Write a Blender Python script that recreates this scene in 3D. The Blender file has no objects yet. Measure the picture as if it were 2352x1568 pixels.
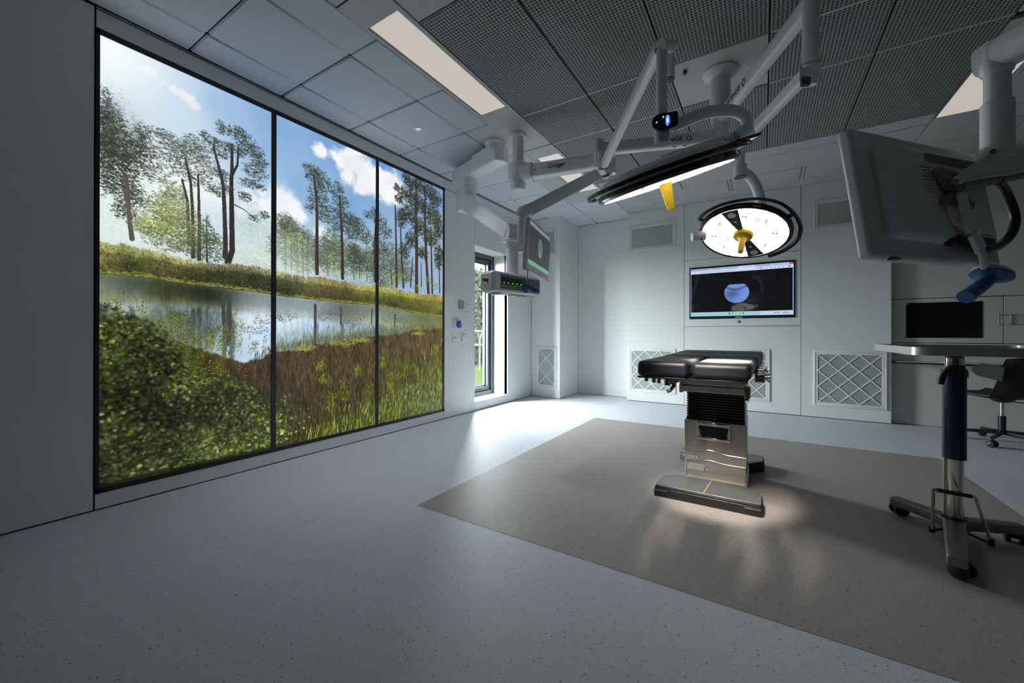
import bpy, bmesh, math, random
import numpy as np
from mathutils import Vector, Matrix
random.seed(7); rng = np.random.default_rng(7)
PI = math.pi
SC = bpy.context.scene; COL = SC.collection
CEIL = 2.99; XL = -3.338; YB = 6.357

# ------------------------------------------------------------------ camera, world, exposure
cd = bpy.data.cameras.new('camera'); cam = bpy.data.objects.new('camera', cd); COL.objects.link(cam)
_r, _u, _f = (0.845,0.535,0.002), (-0.001,-0.002,1.0), (-0.535,0.845,0.001)
_r, _u, _f = Vector(_r).normalized(), Vector(_u).normalized(), Vector(_f).normalized()
M4 = Matrix((_r, _u, -_f)).transposed().to_4x4(); M4.translation = Vector((0, 0, 1.05))
cam.matrix_world = M4
cd.sensor_width = 36; cd.lens = 13.931; cd.shift_x = 0.00014; cd.shift_y = -0.00717; cd.clip_start = .02
SC.camera = cam
SC.view_settings.view_transform = 'Standard'; SC.view_settings.look = 'None'
SC.view_settings.exposure = 0.0; SC.view_settings.gamma = 1; SC.view_settings.use_curve_mapping = False
SC.cycles.use_denoising = True
SC.cycles.sample_clamp_indirect = 6
SC.cycles.max_bounces = 8; SC.cycles.diffuse_bounces = 5
SC.cycles.caustics_reflective = False; SC.cycles.caustics_refractive = False

SKY_STRENGTH = 75.0          # overcast daylight outside
DISPLAY_STRENGTH = 1.1      # backlit landscape
PANEL_STRENGTH = 1.0        # ceiling light diffusers
LAMP_FACE = 3.2             # surgical lamp LED face
LAMP_BEAM = 150.0            # surgical lamp beam, W
w = bpy.data.worlds.new('sky'); SC.world = w; w.use_nodes = True
bg = w.node_tree.nodes['Background']; bg.inputs[0].default_value = (.90, .96, 1.0, 1); bg.inputs[1].default_value = SKY_STRENGTH
pl = bpy.data.lights.new('window_daylight_portal', 'AREA'); pl.shape = 'RECTANGLE'; pl.size = .82; pl.size_y = 2.12
po = bpy.data.objects.new('window_daylight_portal', pl); COL.objects.link(po)
po.location = (XL - .36, 4.735, 1.2); po.rotation_euler = (0, -PI / 2, 0); pl.size, pl.size_y = 2.12, .82
pl.cycles.is_portal = True

# ------------------------------------------------------------------ mesh helpers
Z = Vector((0, 0, 1))
def V(*a): return Vector(a[0]) if len(a) == 1 else Vector(a)
def perp(d):
    d = d.normalized(); a = d.cross(Z)
    if a.length < 1e-4: a = Vector((1, 0, 0))
    a.normalize(); return a, a.cross(d).normalized()
def curve(P, r, k):
    """Catmull-Rom points (and radii) through P, k steps per span"""
    out, rad = [], []; n = len(P)
    for i in range(n - 1):
        a, b, c, d = P[max(i - 1, 0)], P[i], P[i + 1], P[min(i + 2, n - 1)]
        for j in range(k):
            t = j / k; out.append(.5 * (2 * b + (c - a) * t + (2 * a - 5 * b + 4 * c - d) * t * t + (3 * b - a - 3 * c + d) * t ** 3))
            rad.append(r[i] + (r[i + 1] - r[i]) * t if isinstance(r, (list, tuple)) else r)
    return out + [P[-1]], rad + [r[-1] if isinstance(r, (list, tuple)) else r]
class MB:
    def __init__(s): s.v = []; s.f = []
    def add(s, vs, fs):
        n = len(s.v); s.v += [Vector(q) for q in vs]; s.f += [[i + n for i in q] for q in fs]; return s
    def box(s, x0, x1, y0, y1, z0, z1):
        return s.add([(x, y, z) for z in (z0, z1) for y in (y0, y1) for x in (x0, x1)],
                     [(0, 2, 3, 1), (4, 5, 7, 6), (0, 1, 5, 4), (2, 6, 7, 3), (0, 4, 6, 2), (1, 3, 7, 5)])
    def obox(s, c, ax, ay, az, hx, hy, hz):
        c = V(c); ax, ay, az = V(ax).normalized() * hx, V(ay).normalized() * hy, V(az).normalized() * hz
        return s.add([c + ax * i + ay * j + az * k for k in (-1, 1) for j in (-1, 1) for i in (-1, 1)],
                     [(0, 2, 3, 1), (4, 5, 7, 6), (0, 1, 5, 4), (2, 6, 7, 3), (0, 4, 6, 2), (1, 3, 7, 5)])
    def rings(s, R, closed=False, cap=True):
        n = len(R[0]); vs = [q for r_ in R for q in r_]; fs = []
        m = len(R); rng_ = range(m if closed else m - 1)
        for i in rng_:
            a, b = i * n, ((i + 1) % m) * n
            for k in range(n): fs.append((a + k, a + (k + 1) % n, b + (k + 1) % n, b + k))
        if cap and not closed: fs += [list(range(n))[::-1], list(range((m - 1) * n, m * n))]
        return s.add(vs, fs)
    def cyl(s, p0, p1, r0, r1=None, n=24):
        p0, p1 = V(p0), V(p1); r1 = r0 if r1 is None else r1; a, b = perp(p1 - p0)
        return s.rings([[p + (a * math.cos(2 * PI * k / n) + b * math.sin(2 * PI * k / n)) * r for k in range(n)] for p, r in ((p0, r0), (p1, r1))])
    def lathe(s, prof, c=(0, 0, 0), ax=(0, 0, 1), n=32, loop=False):
        c = V(c); ax = V(ax).normalized(); a, b = perp(ax)
        return s.rings([[c + ax * h + (a * math.cos(2 * PI * k / n) + b * math.sin(2 * PI * k / n)) * max(r, 1e-4) for k in range(n)] for r, h in prof], closed=loop)
    def tube(s, pts, r, n=12, closed=False, sq=1.0, sm=0):
        P = [V(p) for p in pts]
        if sm: P, r = curve(P, r, sm)
        m = len(P); R = []; a = None
        for i, p in enumerate(P):
            d = (P[(i + 1) % m] - P[i - 1]) if closed else (P[min(i + 1, m - 1)] - P[max(i - 1, 0)])
            d.normalize()
            if a is None: a, b = perp(d)
            else:
                a = (a - d * a.dot(d)).normalized(); b = a.cross(d).normalized()
            rr_ = r[i] if isinstance(r, (list, tuple)) else r
            R.append([p + a * math.cos(2 * PI * k / n) * rr_ + b * math.sin(2 * PI * k / n) * rr_ * sq for k in range(n)])
        return s.rings(R, closed)
    def prism(s, poly, vec):
        P = [V(p) for p in poly]; v = V(vec); n = len(P)
        return s.add(P + [p + v for p in P], [list(range(n))[::-1], list(range(n, 2 * n))] + [(i, (i + 1) % n, (i + 1) % n + n, i + n) for i in range(n)])
    def beam(s, p0, p1, w0, h0, w1=None, h1=None, rad=.3, up=Z, seg=3):
        p0, p1 = V(p0), V(p1); w1 = w0 if w1 is None else w1; h1 = h0 if h1 is None else h1
        d = (p1 - p0).normalized(); side = d.cross(V(up)).normalized(); up = side.cross(d).normalized(); R = []
        for p, w_, h_ in ((p0, w0, h0), (p1, w1, h1)):
            q = []; rd = rad * min(w_, h_)
            for cx, cy, a0 in ((w_ / 2 - rd, h_ / 2 - rd, 0), (-w_ / 2 + rd, h_ / 2 - rd, PI / 2), (-w_ / 2 + rd, -h_ / 2 + rd, PI), (w_ / 2 - rd, -h_ / 2 + rd, 1.5 * PI)):
                for k in range(seg + 1):
                    a = a0 + PI / 2 * k / seg
                    q.append(p + side * (cx + rd * math.cos(a)) + up * (cy + rd * math.sin(a)))
            R.append(q)
        return s.rings(R)
    def ball(s, c, r, n=20, m=10, sz=1.0):
        return s.lathe([(r * math.sin(PI * k / m), -r * sz * math.cos(PI * k / m)) for k in range(m + 1)], c, n=n)
BASE = {}
def obj(name, mb, m, parent=None, bev=0, seg=2, sharp=38, loc=None, recalc=True):
    root = BASE.get(parent.name if parent else None, Vector((0, 0, 0)))
    if parent is None: root = V(loc) if loc is not None else Vector((0, 0, 0))
    me = bpy.data.meshes.new(name)
    me.from_pydata([tuple(q - root) for q in mb.v], [], mb.f)
    if recalc:
        bm = bmesh.new(); bm.from_mesh(me); bmesh.ops.recalc_face_normals(bm, faces=bm.faces); bm.to_mesh(me); bm.free()
    me.polygons.foreach_set('use_smooth', [True] * len(me.polygons))
    me.set_sharp_from_angle(angle=math.radians(sharp))
    for q in (m if isinstance(m, (list, tuple)) else [m]): me.materials.append(q)
    o = bpy.data.objects.new(name, me); COL.objects.link(o)
    if parent is None: o.location = root
    else: o.parent = parent
    BASE[o.name] = root
    if bev:
        b = o.modifiers.new('bevel', 'BEVEL'); b.width = bev; b.segments = seg; b.limit_method = 'ANGLE'; b.angle_limit = math.radians(40)
        b.harden_normals = False
    return o
def tag(o, label=None, cat=None, group=None, kind=None):
    if label: o['label'] = label
    if cat: o['category'] = cat
    if group: o['group'] = group
    if kind: o['kind'] = kind
    return o
def thing(name, label, cat, loc, group=None):
    o = bpy.data.objects.new(name, None); o.empty_display_size = .05; COL.objects.link(o); o.location = V(loc); BASE[o.name] = V(loc)
    return tag(o, label, cat, group)
def struct(name, mb, m, **k): return tag(obj(name, mb, m, **k), kind='structure')
def text(s, size, org, xd, up, m, parent, name='lettering', wx=1.0):
    xd = V(xd).normalized(); nz = xd.cross(V(up)).normalized(); yd = nz.cross(xd).normalized()
    c = bpy.data.curves.new(name, 'FONT'); c.body = s; c.size = size; c.extrude = .0004; c.align_x = 'CENTER'; c.align_y = 'CENTER'
    c.materials.append(m); o = bpy.data.objects.new(name, c); COL.objects.link(o)
    R = Matrix((xd * wx, yd, nz)).transposed().to_4x4(); R.translation = V(org) - BASE[parent.name]
    me = bpy.data.meshes.new_from_object(o.evaluated_get(bpy.context.evaluated_depsgraph_get())); bpy.data.objects.remove(o)
    me.transform(R); me.name = name; o = bpy.data.objects.new(name, me); COL.objects.link(o); o.parent = parent
    BASE[o.name] = BASE[parent.name]; return o

# ------------------------------------------------------------------ materials
def nodes(name):
    m = bpy.data.materials.new(name); m.use_nodes = True; nt = m.node_tree
    return m, nt, nt.nodes['Principled BSDF']
def mat(name, col, rough=.5, metal=0.0, var=.03, scale=14, coat=0.0, bump=0.0, emit=None, es=1.0, spec=.5):
    m, nt, b = nodes(name); n = nt.nodes; L = nt.links
    tc = n.new('ShaderNodeTexCoord'); no = n.new('ShaderNodeTexNoise'); no.inputs['Scale'].default_value = scale; no.inputs['Detail'].default_value = 4
    L.new(tc.outputs['Object'], no.inputs['Vector'])
    mx = n.new('ShaderNodeMix'); mx.data_type = 'RGBA'; L.new(no.outputs['Fac'], mx.inputs[0])
    mx.inputs[6].default_value = tuple(max(0, c * (1 - var)) for c in col) + (1,); mx.inputs[7].default_value = tuple(min(1, c * (1 + var)) for c in col) + (1,)
    L.new(mx.outputs[2], b.inputs['Base Color'])
    b.inputs['Roughness'].default_value = rough; b.inputs['Metallic'].default_value = metal; b.inputs['Specular IOR Level'].default_value = spec
    if coat: b.inputs['Coat Weight'].default_value = coat; b.inputs['Coat Roughness'].default_value = .06
    if emit: b.inputs['Emission Color'].default_value = tuple(emit) + (1,); b.inputs['Emission Strength'].default_value = es
    if bump:
        bp = n.new('ShaderNodeBump'); bp.inputs['Strength'].default_value = bump; bp.inputs['Distance'].default_value = .002; L.new(no.outputs['Fac'], bp.inputs['Height']); L.new(bp.outputs[0], b.inputs['Normal'])
    return m
def brushed(name, col, rough, axis=(25, 25, .6)):
    m, nt, b = nodes(name); n = nt.nodes; L = nt.links
    tc = n.new('ShaderNodeTexCoord'); mp = n.new('ShaderNodeMapping'); mp.inputs['Scale'].default_value = axis; no = n.new('ShaderNodeTexNoise'); no.inputs['Scale'].default_value = 6; no.inputs['Detail'].default_value = 5
    L.new(tc.outputs['Object'], mp.inputs['Vector']); L.new(mp.outputs[0], no.inputs['Vector'])
    mr = n.new('ShaderNodeMapRange'); mr.inputs[3].default_value = rough * .9; mr.inputs[4].default_value = rough * 1.12; L.new(no.outputs['Fac'], mr.inputs[0]); L.new(mr.outputs[0], b.inputs['Roughness'])
    b.inputs['Base Color'].default_value = tuple(col) + (1,); b.inputs['Metallic'].default_value = .8
    return m
def floor_mat(name, base, dark, light):
    m, nt, b = nodes(name); n = nt.nodes; L = nt.links
    tc = n.new('ShaderNodeTexCoord')
    def vor(sc, thr, rad):
        v = n.new('ShaderNodeTexVoronoi'); v.inputs['Scale'].default_value = sc; L.new(tc.outputs['Object'], v.inputs['Vector'])
        sp = n.new('ShaderNodeSeparateColor'); L.new(v.outputs['Color'], sp.inputs[0])
        a = n.new('ShaderNodeMath'); a.operation = 'GREATER_THAN'; L.new(sp.outputs[0], a.inputs[0]); a.inputs[1].default_value = thr
        r_ = n.new('ShaderNodeMath'); r_.operation = 'MULTIPLY'; L.new(sp.outputs[1], r_.inputs[0]); r_.inputs[1].default_value = rad
        c_ = n.new('ShaderNodeMath'); c_.operation = 'LESS_THAN'; L.new(v.outputs['Distance'], c_.inputs[0]); L.new(r_.outputs[0], c_.inputs[1])
        d = n.new('ShaderNodeMath'); d.operation = 'MULTIPLY'; L.new(a.outputs[0], d.inputs[0]); L.new(c_.outputs[0], d.inputs[1]); return d.outputs[0]
    def mix(fac, c0, c1, k=1.0):
        x = n.new('ShaderNodeMix'); x.data_type = 'RGBA'; f_ = n.new('ShaderNodeMath'); f_.operation = 'MULTIPLY'; L.new(fac, f_.inputs[0]); f_.inputs[1].default_value = k
        L.new(f_.outputs[0], x.inputs[0])
        if isinstance(c0, tuple): x.inputs[6].default_value = c0 + (1,)
        else: L.new(c0, x.inputs[6])
        x.inputs[7].default_value = c1 + (1,); return x.outputs[2]
    no = n.new('ShaderNodeTexNoise'); no.inputs['Scale'].default_value = 230; no.inputs['Detail'].default_value = 2; L.new(tc.outputs['Object'], no.inputs['Vector'])
    mr = n.new('ShaderNodeMapRange'); mr.inputs[1].default_value = .35; mr.inputs[2].default_value = .65; L.new(no.outputs['Fac'], mr.inputs[0])
    c = mix(mr.outputs[0], tuple(q * .88 for q in base), tuple(min(1, q * 1.1) for q in base))
    c = mix(vor(240, .55, .5), c, tuple(q * .62 for q in base), .8)
    c = mix(vor(150, .7, .4), c, light, .5)
    c = mix(vor(95, .72, .30), c, dark, .8)
    L.new(c, b.inputs['Base Color']); b.inputs['Roughness'].default_value = .50; b.inputs['Specular IOR Level'].default_value = .4
    return m
def perforated_mat():
    m, nt, b = nodes('perforated_metal'); n = nt.nodes; L = nt.links
    tc = n.new('ShaderNodeTexCoord'); mp = n.new('ShaderNodeMapping'); p = 1 / .0222; mp.inputs['Scale'].default_value = (p, p, p); L.new(tc.outputs['Object'], mp.inputs[0])
    fr = n.new('ShaderNodeVectorMath'); fr.operation = 'FRACTION'; L.new(mp.outputs[0], fr.inputs[0])
    sb = n.new('ShaderNodeVectorMath'); sb.operation = 'SUBTRACT'; L.new(fr.outputs[0], sb.inputs[0]); sb.inputs[1].default_value = (.5, .5, .5)
    sx = n.new('ShaderNodeSeparateXYZ'); L.new(sb.outputs[0], sx.inputs[0]); cx = n.new('ShaderNodeCombineXYZ'); L.new(sx.outputs[0], cx.inputs[0]); L.new(sx.outputs[1], cx.inputs[1])
    ln = n.new('ShaderNodeVectorMath'); ln.operation = 'LENGTH'; L.new(cx.outputs[0], ln.inputs[0])
    lt = n.new('ShaderNodeMath'); lt.operation = 'LESS_THAN'; L.new(ln.outputs['Value'], lt.inputs[0]); lt.inputs[1].default_value = .36
    x = n.new('ShaderNodeMix'); x.data_type = 'RGBA'; L.new(lt.outputs[0], x.inputs[0]); x.inputs[6].default_value = (.37, .362, .35, 1); x.inputs[7].default_value = (.035, .035, .035, 1)
    L.new(x.outputs[2], b.inputs['Base Color']); b.inputs['Roughness'].default_value = .55; b.inputs['Specular IOR Level'].default_value = .3
    return m
def grille_mat(name, pitch, axis, c0, c1):
    m, nt, b = nodes(name); n = nt.nodes; L = nt.links
    tc = n.new('ShaderNodeTexCoord'); wv = n.new('ShaderNodeTexWave'); wv.bands_direction = axis; wv.inputs['Scale'].default_value = .314 / pitch
    L.new(tc.outputs['Object'], wv.inputs['Vector']); no = n.new('ShaderNodeTexNoise'); no.inputs['Scale'].default_value = 60; mp = n.new('ShaderNodeMapping'); mp.inputs['Scale'].default_value = (1, 1, .06); L.new(tc.outputs['Object'], mp.inputs[0]); L.new(mp.outputs[0], no.inputs['Vector'])
    a = n.new('ShaderNodeMath'); a.operation = 'MULTIPLY'; L.new(wv.outputs['Fac'], a.inputs[0]); L.new(no.outputs['Fac'], a.inputs[1])
    x = n.new('ShaderNodeMix'); x.data_type = 'RGBA'; L.new(a.outputs[0], x.inputs[0]); x.inputs[6].default_value = c0 + (1,); x.inputs[7].default_value = c1 + (1,)
    L.new(x.outputs[2], b.inputs['Base Color']); b.inputs['Roughness'].default_value = .6
    return m
def image_mat(name, arr, strength, rough=.12, spec=.5):
    """flat emissive picture: arr is (H, W, 3), sRGB 0..1, row 0 at the bottom"""
    H, W_, _ = arr.shape; im = bpy.data.images.new(name, W_, H, alpha=False)
    px = np.ones((H, W_, 4), np.float32); px[:, :, :3] = np.clip(arr, 0, 1); im.pixels.foreach_set(px.ravel()); im.update(); im.pack()
    m, nt, b = nodes(name); t = nt.nodes.new('ShaderNodeTexImage'); t.image = im; t.extension = 'EXTEND'
    b.inputs['Base Color'].default_value = (.006, .006, .008, 1); b.inputs['Roughness'].default_value = rough; b.inputs['Specular IOR Level'].default_value = spec
    nt.links.new(t.outputs[0], b.inputs['Emission Color']); b.inputs['Emission Strength'].default_value = strength
    return m

WALL = mat('wall_panel_laminate', (.80, .82, .805), .42, var=.012, scale=30)
GAP = mat('joint_gap', (.03, .03, .03), .8)
TILE = mat('ceiling_tile', (.62, .645, .70), .7, var=.015, bump=.05, scale=60)  # blue glow of the display is mixed into the tile colour
STEELCEIL = mat('ceiling_metal', (.54, .535, .52), .5, var=.01)
SEAMG = mat('seam_dark', (.02, .02, .02), .8)
FLOOR = floor_mat('speckled_vinyl', (.64, .66, .73), (.07, .07, .09), (.74, .75, .80))
INLAY = floor_mat('speckled_vinyl_taupe', (.36, .322, .298), (.05, .045, .045), (.50, .47, .44))
DARKW = mat('light_absorbing_wall', (.12, .12, .12), .7)  # out-of-view walls coloured dark to soak up bounce light
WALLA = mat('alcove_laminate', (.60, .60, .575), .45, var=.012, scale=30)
BLACK = mat('black_plastic', (.012, .012, .014), .35)
FRAMEB = mat('anodised_black', (.013, .014, .02), .38)
WHITE = mat('white_enamel', (.90, .90, .91), .28, var=.01, coat=.3)
WHITE2 = mat('white_plastic', (.86, .86, .86), .4, var=.01)
GREYP = mat('grey_plastic', (.22, .23, .24), .45)
STEEL = brushed('stainless_steel', (.72, .68, .62), .34)
SATIN = mat('satin_steel', (.74, .72, .69), .42, metal=.75, var=.02)
CHROME = mat('polished_steel', (.74, .72, .68), .13, metal=1, var=.02)
ALU = brushed('brushed_aluminium', (.52, .52, .53), .36)
PERF = perforated_mat()
GRL = grille_mat('filter_mesh', .012, 'X', (.30, .33, .31), (.56, .59, .57))
GRLX = grille_mat('filter_mesh_side', .012, 'X', (.36, .37, .36), (.68, .69, .67))
BLUEP = mat('blue_handle_plastic', (.035, .13, .34), .35)
YEL = mat('yellow_handle', (.85, .55, .02), .4, var=.02)
INK = mat('black_ink', (.012, .012, .015), .6)
INKB = mat('blue_ink', (.02, .05, .25), .6)

# ------------------------------------------------------------------ floor
fl = struct('floor', MB().box(XL - .02, 3.3, -1.8, 7.2, -.1, 0), FLOOR)
inl = obj('vinyl_inlay', MB().box(-1.79, 1.272, 1.746, 4.80, -.05, .0012), INLAY, fl); inl['label'] = 'taupe speckled vinyl rectangle'

# ------------------------------------------------------------------ ceiling
ce = struct('ceiling', MB().box(XL - .02, 3.3, -1.8, 7.2, CEIL + .022, CEIL + .12), GAP)
def ctile(name, x0, x1, y0, y1, m, g=.003, t=.02, bev=.004):
    return obj(name, MB().box(x0 + g, x1 - g, y0 + g, y1 - g, CEIL, CEIL + t + .002), m, ce, bev=bev, seg=1)
GX = [XL + .006, -3.048, -2.430, -1.815]
GY = [-1.8, -1.36, -.745, -.127, .491, 1.109, 1.728, 2.360, 2.977, 3.595, 4.213, 4.831, 5.449, 6.067, 6.63]
for i in range(3):
    for j in range(len(GY) - 1):
        x0, x1, y0, y1 = GX[i], GX[i + 1], GY[j], GY[j + 1]
        if i == 2 and 1.0 < y0 < 4.9: continue
        if i == 0 and y0 > 5.4: y1 = min(y1, 5.89)
        if i == 0 and y0 > 5.9: continue
        ctile('ceiling_tile', x0, x1, y0, y1, TILE, bev=.012)
# metal strip that carries the light panels, between the tiles and the laminar-flow field
for x0, x1, y0, y1 in ((-2.430, -2.150, 1.109, 1.728), (-2.430, -2.150, 1.728, 2.36), (-2.430, -2.150, 2.36, 2.977), (-2.430, -1.815, 2.977, 3.62), (-2.430, -2.150, 3.62, 4.213), (-2.430, -2.150, 4.213, 5.07),
                       (-2.15, -1.815, 1.109, 1.431), (-2.430, -1.815, 5.07, 5.449)):
    ctile('ceiling_tile', x0, x1, y0, y1, TILE if x1 < -2 and y0 < 2.9 else STEELCEIL, bev=.006)
def light(label, x0, x1, y0, y1, fx0, fx1, fy0, fy1):
    t = thing('ceiling_light', label, 'ceiling light', ((x0 + x1) / 2, (y0 + y1) / 2, CEIL), 'recessed ceiling light panels')
    f_ = MB(); zb = CEIL - .002
    for a in ((fx0, x0, fy0, fy1), (x1, fx1, fy0, fy1), (x0, x1, fy0, y0), (x0, x1, y1, fy1)):
        if a[1] - a[0] > .002 and a[3] - a[2] > .002: f_.box(*a, zb, CEIL + .02)
    obj('frame', f_, STEELCEIL, t)
    g = MB().box(x0 - .012, x0, y0, y1, zb - .003, zb); obj('gasket', g, GREYP, t)
    obj('diffuser', MB().box(x0, x1, y0, y1, CEIL + .001, CEIL + .012), DIFF, t)
DIFF = mat('light_diffuser', (.5, .5, .5), .6, emit=(.46, .40, .345), es=PANEL_STRENGTH, var=.01)
light('long glowing light panel nearest the big landscape display', -2.105, -1.850, 1.634, 2.815, -2.147, -1.817, 1.434, 3.0)
light('light panel half hidden behind the white monitor arm', -2.105, -1.850, 3.84, 5.045, -2.147, -1.817, 3.625, 5.07)
light('light panel at the right edge, behind the ceiling arm of the nearest monitor', 1.300, 1.560, 3.84, 5.01, 1.292, 1.60, 3.7, 5.07)
# laminar-flow field: perforated panels round a solid centre plate
PX_ = [-1.815, -1.200, -.588, .035, .652, 1.290]; PY_ = [1.772, 3.03, 3.637, 4.90]
for i in range(5):
    for j in range(3):
        if (i, j) == (2, 1): continue
        ctile('perforated_panel', PX_[i], PX_[i + 1], PY_[j], PY_[j + 1], PERF, g=.004, bev=.003)
ctile('centre_plate', PX_[2], PX_[3], PY_[1], PY_[2], STEELCEIL, g=.004)
for i in range(5):
    for yy in PY_[1:3]:
        if i == 2: continue
        obj('cover_strip', MB().box(PX_[i] + .006, PX_[i + 1] - .006, yy - .008, yy + .008, CEIL - .002, CEIL + .008), STEELCEIL, ce)
ctile('cover_plate', -1.815, 1.29, 4.90, 5.115, STEELCEIL, g=.004)
ctile('cover_plate', -1.815, 1.29, 1.15, 1.772, STEELCEIL, g=.004)
obj('access_hatch', MB().box(-1.75, -1.2, 1.30, 1.70, CEIL - .008, CEIL + .01), STEELCEIL, ce, bev=.006)
# metal ceiling planks behind the field
ctile('ceiling_plank', -1.815, -.9, 5.115, 5.655, STEELCEIL, bev=.006)
ctile('ceiling_plank', -.9, 1.29, 5.115, 5.655, STEELCEIL, bev=.006)
xs = [-1.815, -1.11, -.345, .42, 1.19, 1.96, 2.73, 3.3]
for a, b in zip(xs[:-1], xs[1:]):
    ctile('ceiling_plank', a, b - .035, 5.66, 6.10, STEELCEIL, bev=.006)
    obj('plank_joint', MB().box(b - .032, b - .003, 5.665, 6.10, CEIL + .004, CEIL + .02), STEELCEIL, ce)
ctile('ceiling_plank', -1.815, 3.3, 6.10, 6.63, STEELCEIL, bev=.004)
for a, b in ((1.29, 2.0), (2.0, 2.7), (2.7, 3.3)):
    for y0, y1 in ((5.07, 5.36), (5.36, 5.655)): ctile('ceiling_plank', a, b, y0, y1, STEELCEIL, bev=.006)
    for y0, y1 in ((-1.8, -.6), (-.6, .6), (.6, 1.77), (1.77, 2.4), (2.4, 3.03), (3.03, 3.64), (3.64, 4.3), (4.3, 5.07)):
        if a < 1.5 and y0 > 3.5: ctile('ceiling_plank', 1.605, b, y0, y1, STEELCEIL)
        else: ctile('ceiling_plank', a, b, y0, y1, STEELCEIL)
for a, b in ((-1.815, -.6), (-.6, .6), (.6, 1.29)):
    for y0, y1 in ((-1.8, -.4), (-.4, 1.15)): ctile('ceiling_plank', a, b, y0, y1, STEELCEIL)

# ------------------------------------------------------------------ left wall (plane X = XL)
wl = struct('wall_left', MB().box(XL - .06, XL - .012, -1.8, 4.318, 0, CEIL + .05).box(XL - .06, XL - .012, 5.15, 5.91, 0, CEIL + .05)
            .box(XL - .06, XL - .012, 4.318, 5.15, 2.30, CEIL + .05).box(XL - .06, XL - .012, 4.318, 5.15, 0, .10), GAP)
def lpanel(y0, y1, z0, z1, g=.0025, name='wall_panel'):
    return obj(name, MB().box(XL - .02, XL, y0 + g, y1 - g, z0 + g, z1 - g), WALL, wl, bev=.0015, seg=1)
SB, ST, SL, SR = .105, 2.862, .661, 3.706       # outline of the display
lpanel(-1.8, -.55, .006, CEIL); lpanel(-.55, SL - .003, .006, CEIL, g=.003)
lpanel(SL, SR, ST + .004, CEIL - .012); lpanel(SL, SR, .006, SB - .004)
lpanel(SR, 4.318, .006, ST); lpanel(SR, 4.318, ST + .003, CEIL - .012); lpanel(4.318, 5.15, 2.282, ST); lpanel(4.318, 5.15, ST + .003, CEIL - .012)
lpanel(4.318, 5.15, .006, .108); lpanel(5.15, 5.893, .006, ST); lpanel(5.15, 5.893, ST + .003, CEIL - .012)
struct('trim_1', MB().box(XL, XL + .006, SL, 5.893, CEIL - .012, CEIL), mat('ceiling_trim', (.3, .3, .3), .6))

# window with deep white reveal
WX = XL - .262
wd = tag(thing('window_1', None, None, (WX, 4.73, .12)), 'tall narrow window in a deep white reveal', None, None, 'structure')
y0, y1, z0, z1 = 4.318, 5.15, .116, 2.278
rv = MB().box(WX - .14, XL + .001, y0 - .02, y0, z0 - .02, z1 + .02).box(WX - .14, XL + .001, y1, y1 + .012, z0 - .02, z1 + .02)
obj('window_reveal', rv, WALL, wd); obj('window_head', MB().box(WX - .14, XL + .001, y0, y1, z1, z1 + .02), WALL, wd)
obj('window_sill', MB().box(WX - .14, XL + .006, y0, y1, z0 - .006, z0 + .008), WHITE2, wd, bev=.003)
def ring(x0, x1, a0, a1, b0, b1, t):
    return MB().box(x0, x1, a0, a0 + t, b0, b1).box(x0, x1, a1 - t, a1, b0, b1).box(x0, x1, a0 + t, a1 - t, b0, b0 + t).box(x0, x1, a0 + t, a1 - t, b1 - t, b1)
FR = mat('dark_blue_grey_frame', (.022, .03, .042), .35)
obj('window_frame', ring(WX - .12, WX, y0, y1, z0 + .008, z1, .062), FR, wd, bev=.003)
obj('window_sash', ring(WX - .135, WX - .03, y0 + .065, y1 - .065, z0 + .075, z1 - .065, .055), FR, wd, bev=.004)
obj('glazing_bead', ring(WX - .11, WX - .075, y0 + .125, y1 - .125, z0 + .135, z1 - .125, .014), FR, wd)
gm, gnt, gb = nodes('window_glass'); gt = gnt.nodes.new('ShaderNodeBsdfTransparent'); gt.inputs[0].default_value = (.95, .97, .96, 1); gg = gnt.nodes.new('ShaderNodeBsdfGlossy'); gg.inputs['Roughness'].default_value = .02
gx = gnt.nodes.new('ShaderNodeMixShader'); gx.inputs[0].default_value = .05; gnt.links.new(gt.outputs[0], gx.inputs[1]); gnt.links.new(gg.outputs[0], gx.inputs[2]); gnt.links.new(gx.outputs[0], gnt.nodes['Material Output'].inputs[0])
obj('pane', MB().box(WX - .098, WX - .092, y0 + .12, y1 - .12, z0 + .13, z1 - .12), gm, wd)

# ------------------------------------------------------------------ corner jog, back walls, alcove
wc = struct('wall_corner', MB().box(XL - .06, -2.812, 5.90, 6.7, 0, CEIL), GAP)
obj('wall_panel', MB().box(XL + .003, -2.803, 5.893, 5.91, .006, CEIL), WALL, wc, bev=.001, seg=1)
obj('wall_panel', MB().box(-2.82, -2.80, 5.899, 6.632, .006, CEIL), WALL, wc, bev=.001, seg=1)
wn = struct('wall_back_recess', MB().box(-2.83, -1.80, 6.65, 6.75, 0, CEIL + .05), GAP)
obj('wall_panel', MB().box(-2.80, -1.80, 6.635, 6.66, .006, CEIL), WALL, wn)
wb = struct('wall_back', MB().box(-1.825, 1.275, YB + .012, 6.8, 0, CEIL + .02), GAP)
obj('wall_panel', MB().box(-1.838, -1.815, YB + .003, 6.64, .006, CEIL), WALL, wb)
obj('wall_panel', MB().box(1.265, 1.286, YB + .003, 6.6, .006, CEIL), WALL, wb)
def bpanel(x0, x1, z0, z1, g=.0025):
    return obj('wall_panel', MB().box(x0 + g, x1 - g, YB, YB + .02, z0 + g, z1 - g), WALL, wb, bev=.0015, seg=1)
bpanel(-1.838, -.987, .006, CEIL); bpanel(-.987, .419, .006, 1.173); bpanel(-.987, .419, 2.151, CEIL); bpanel(.419, 1.286, .006, CEIL)
YA = 6.44
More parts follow.
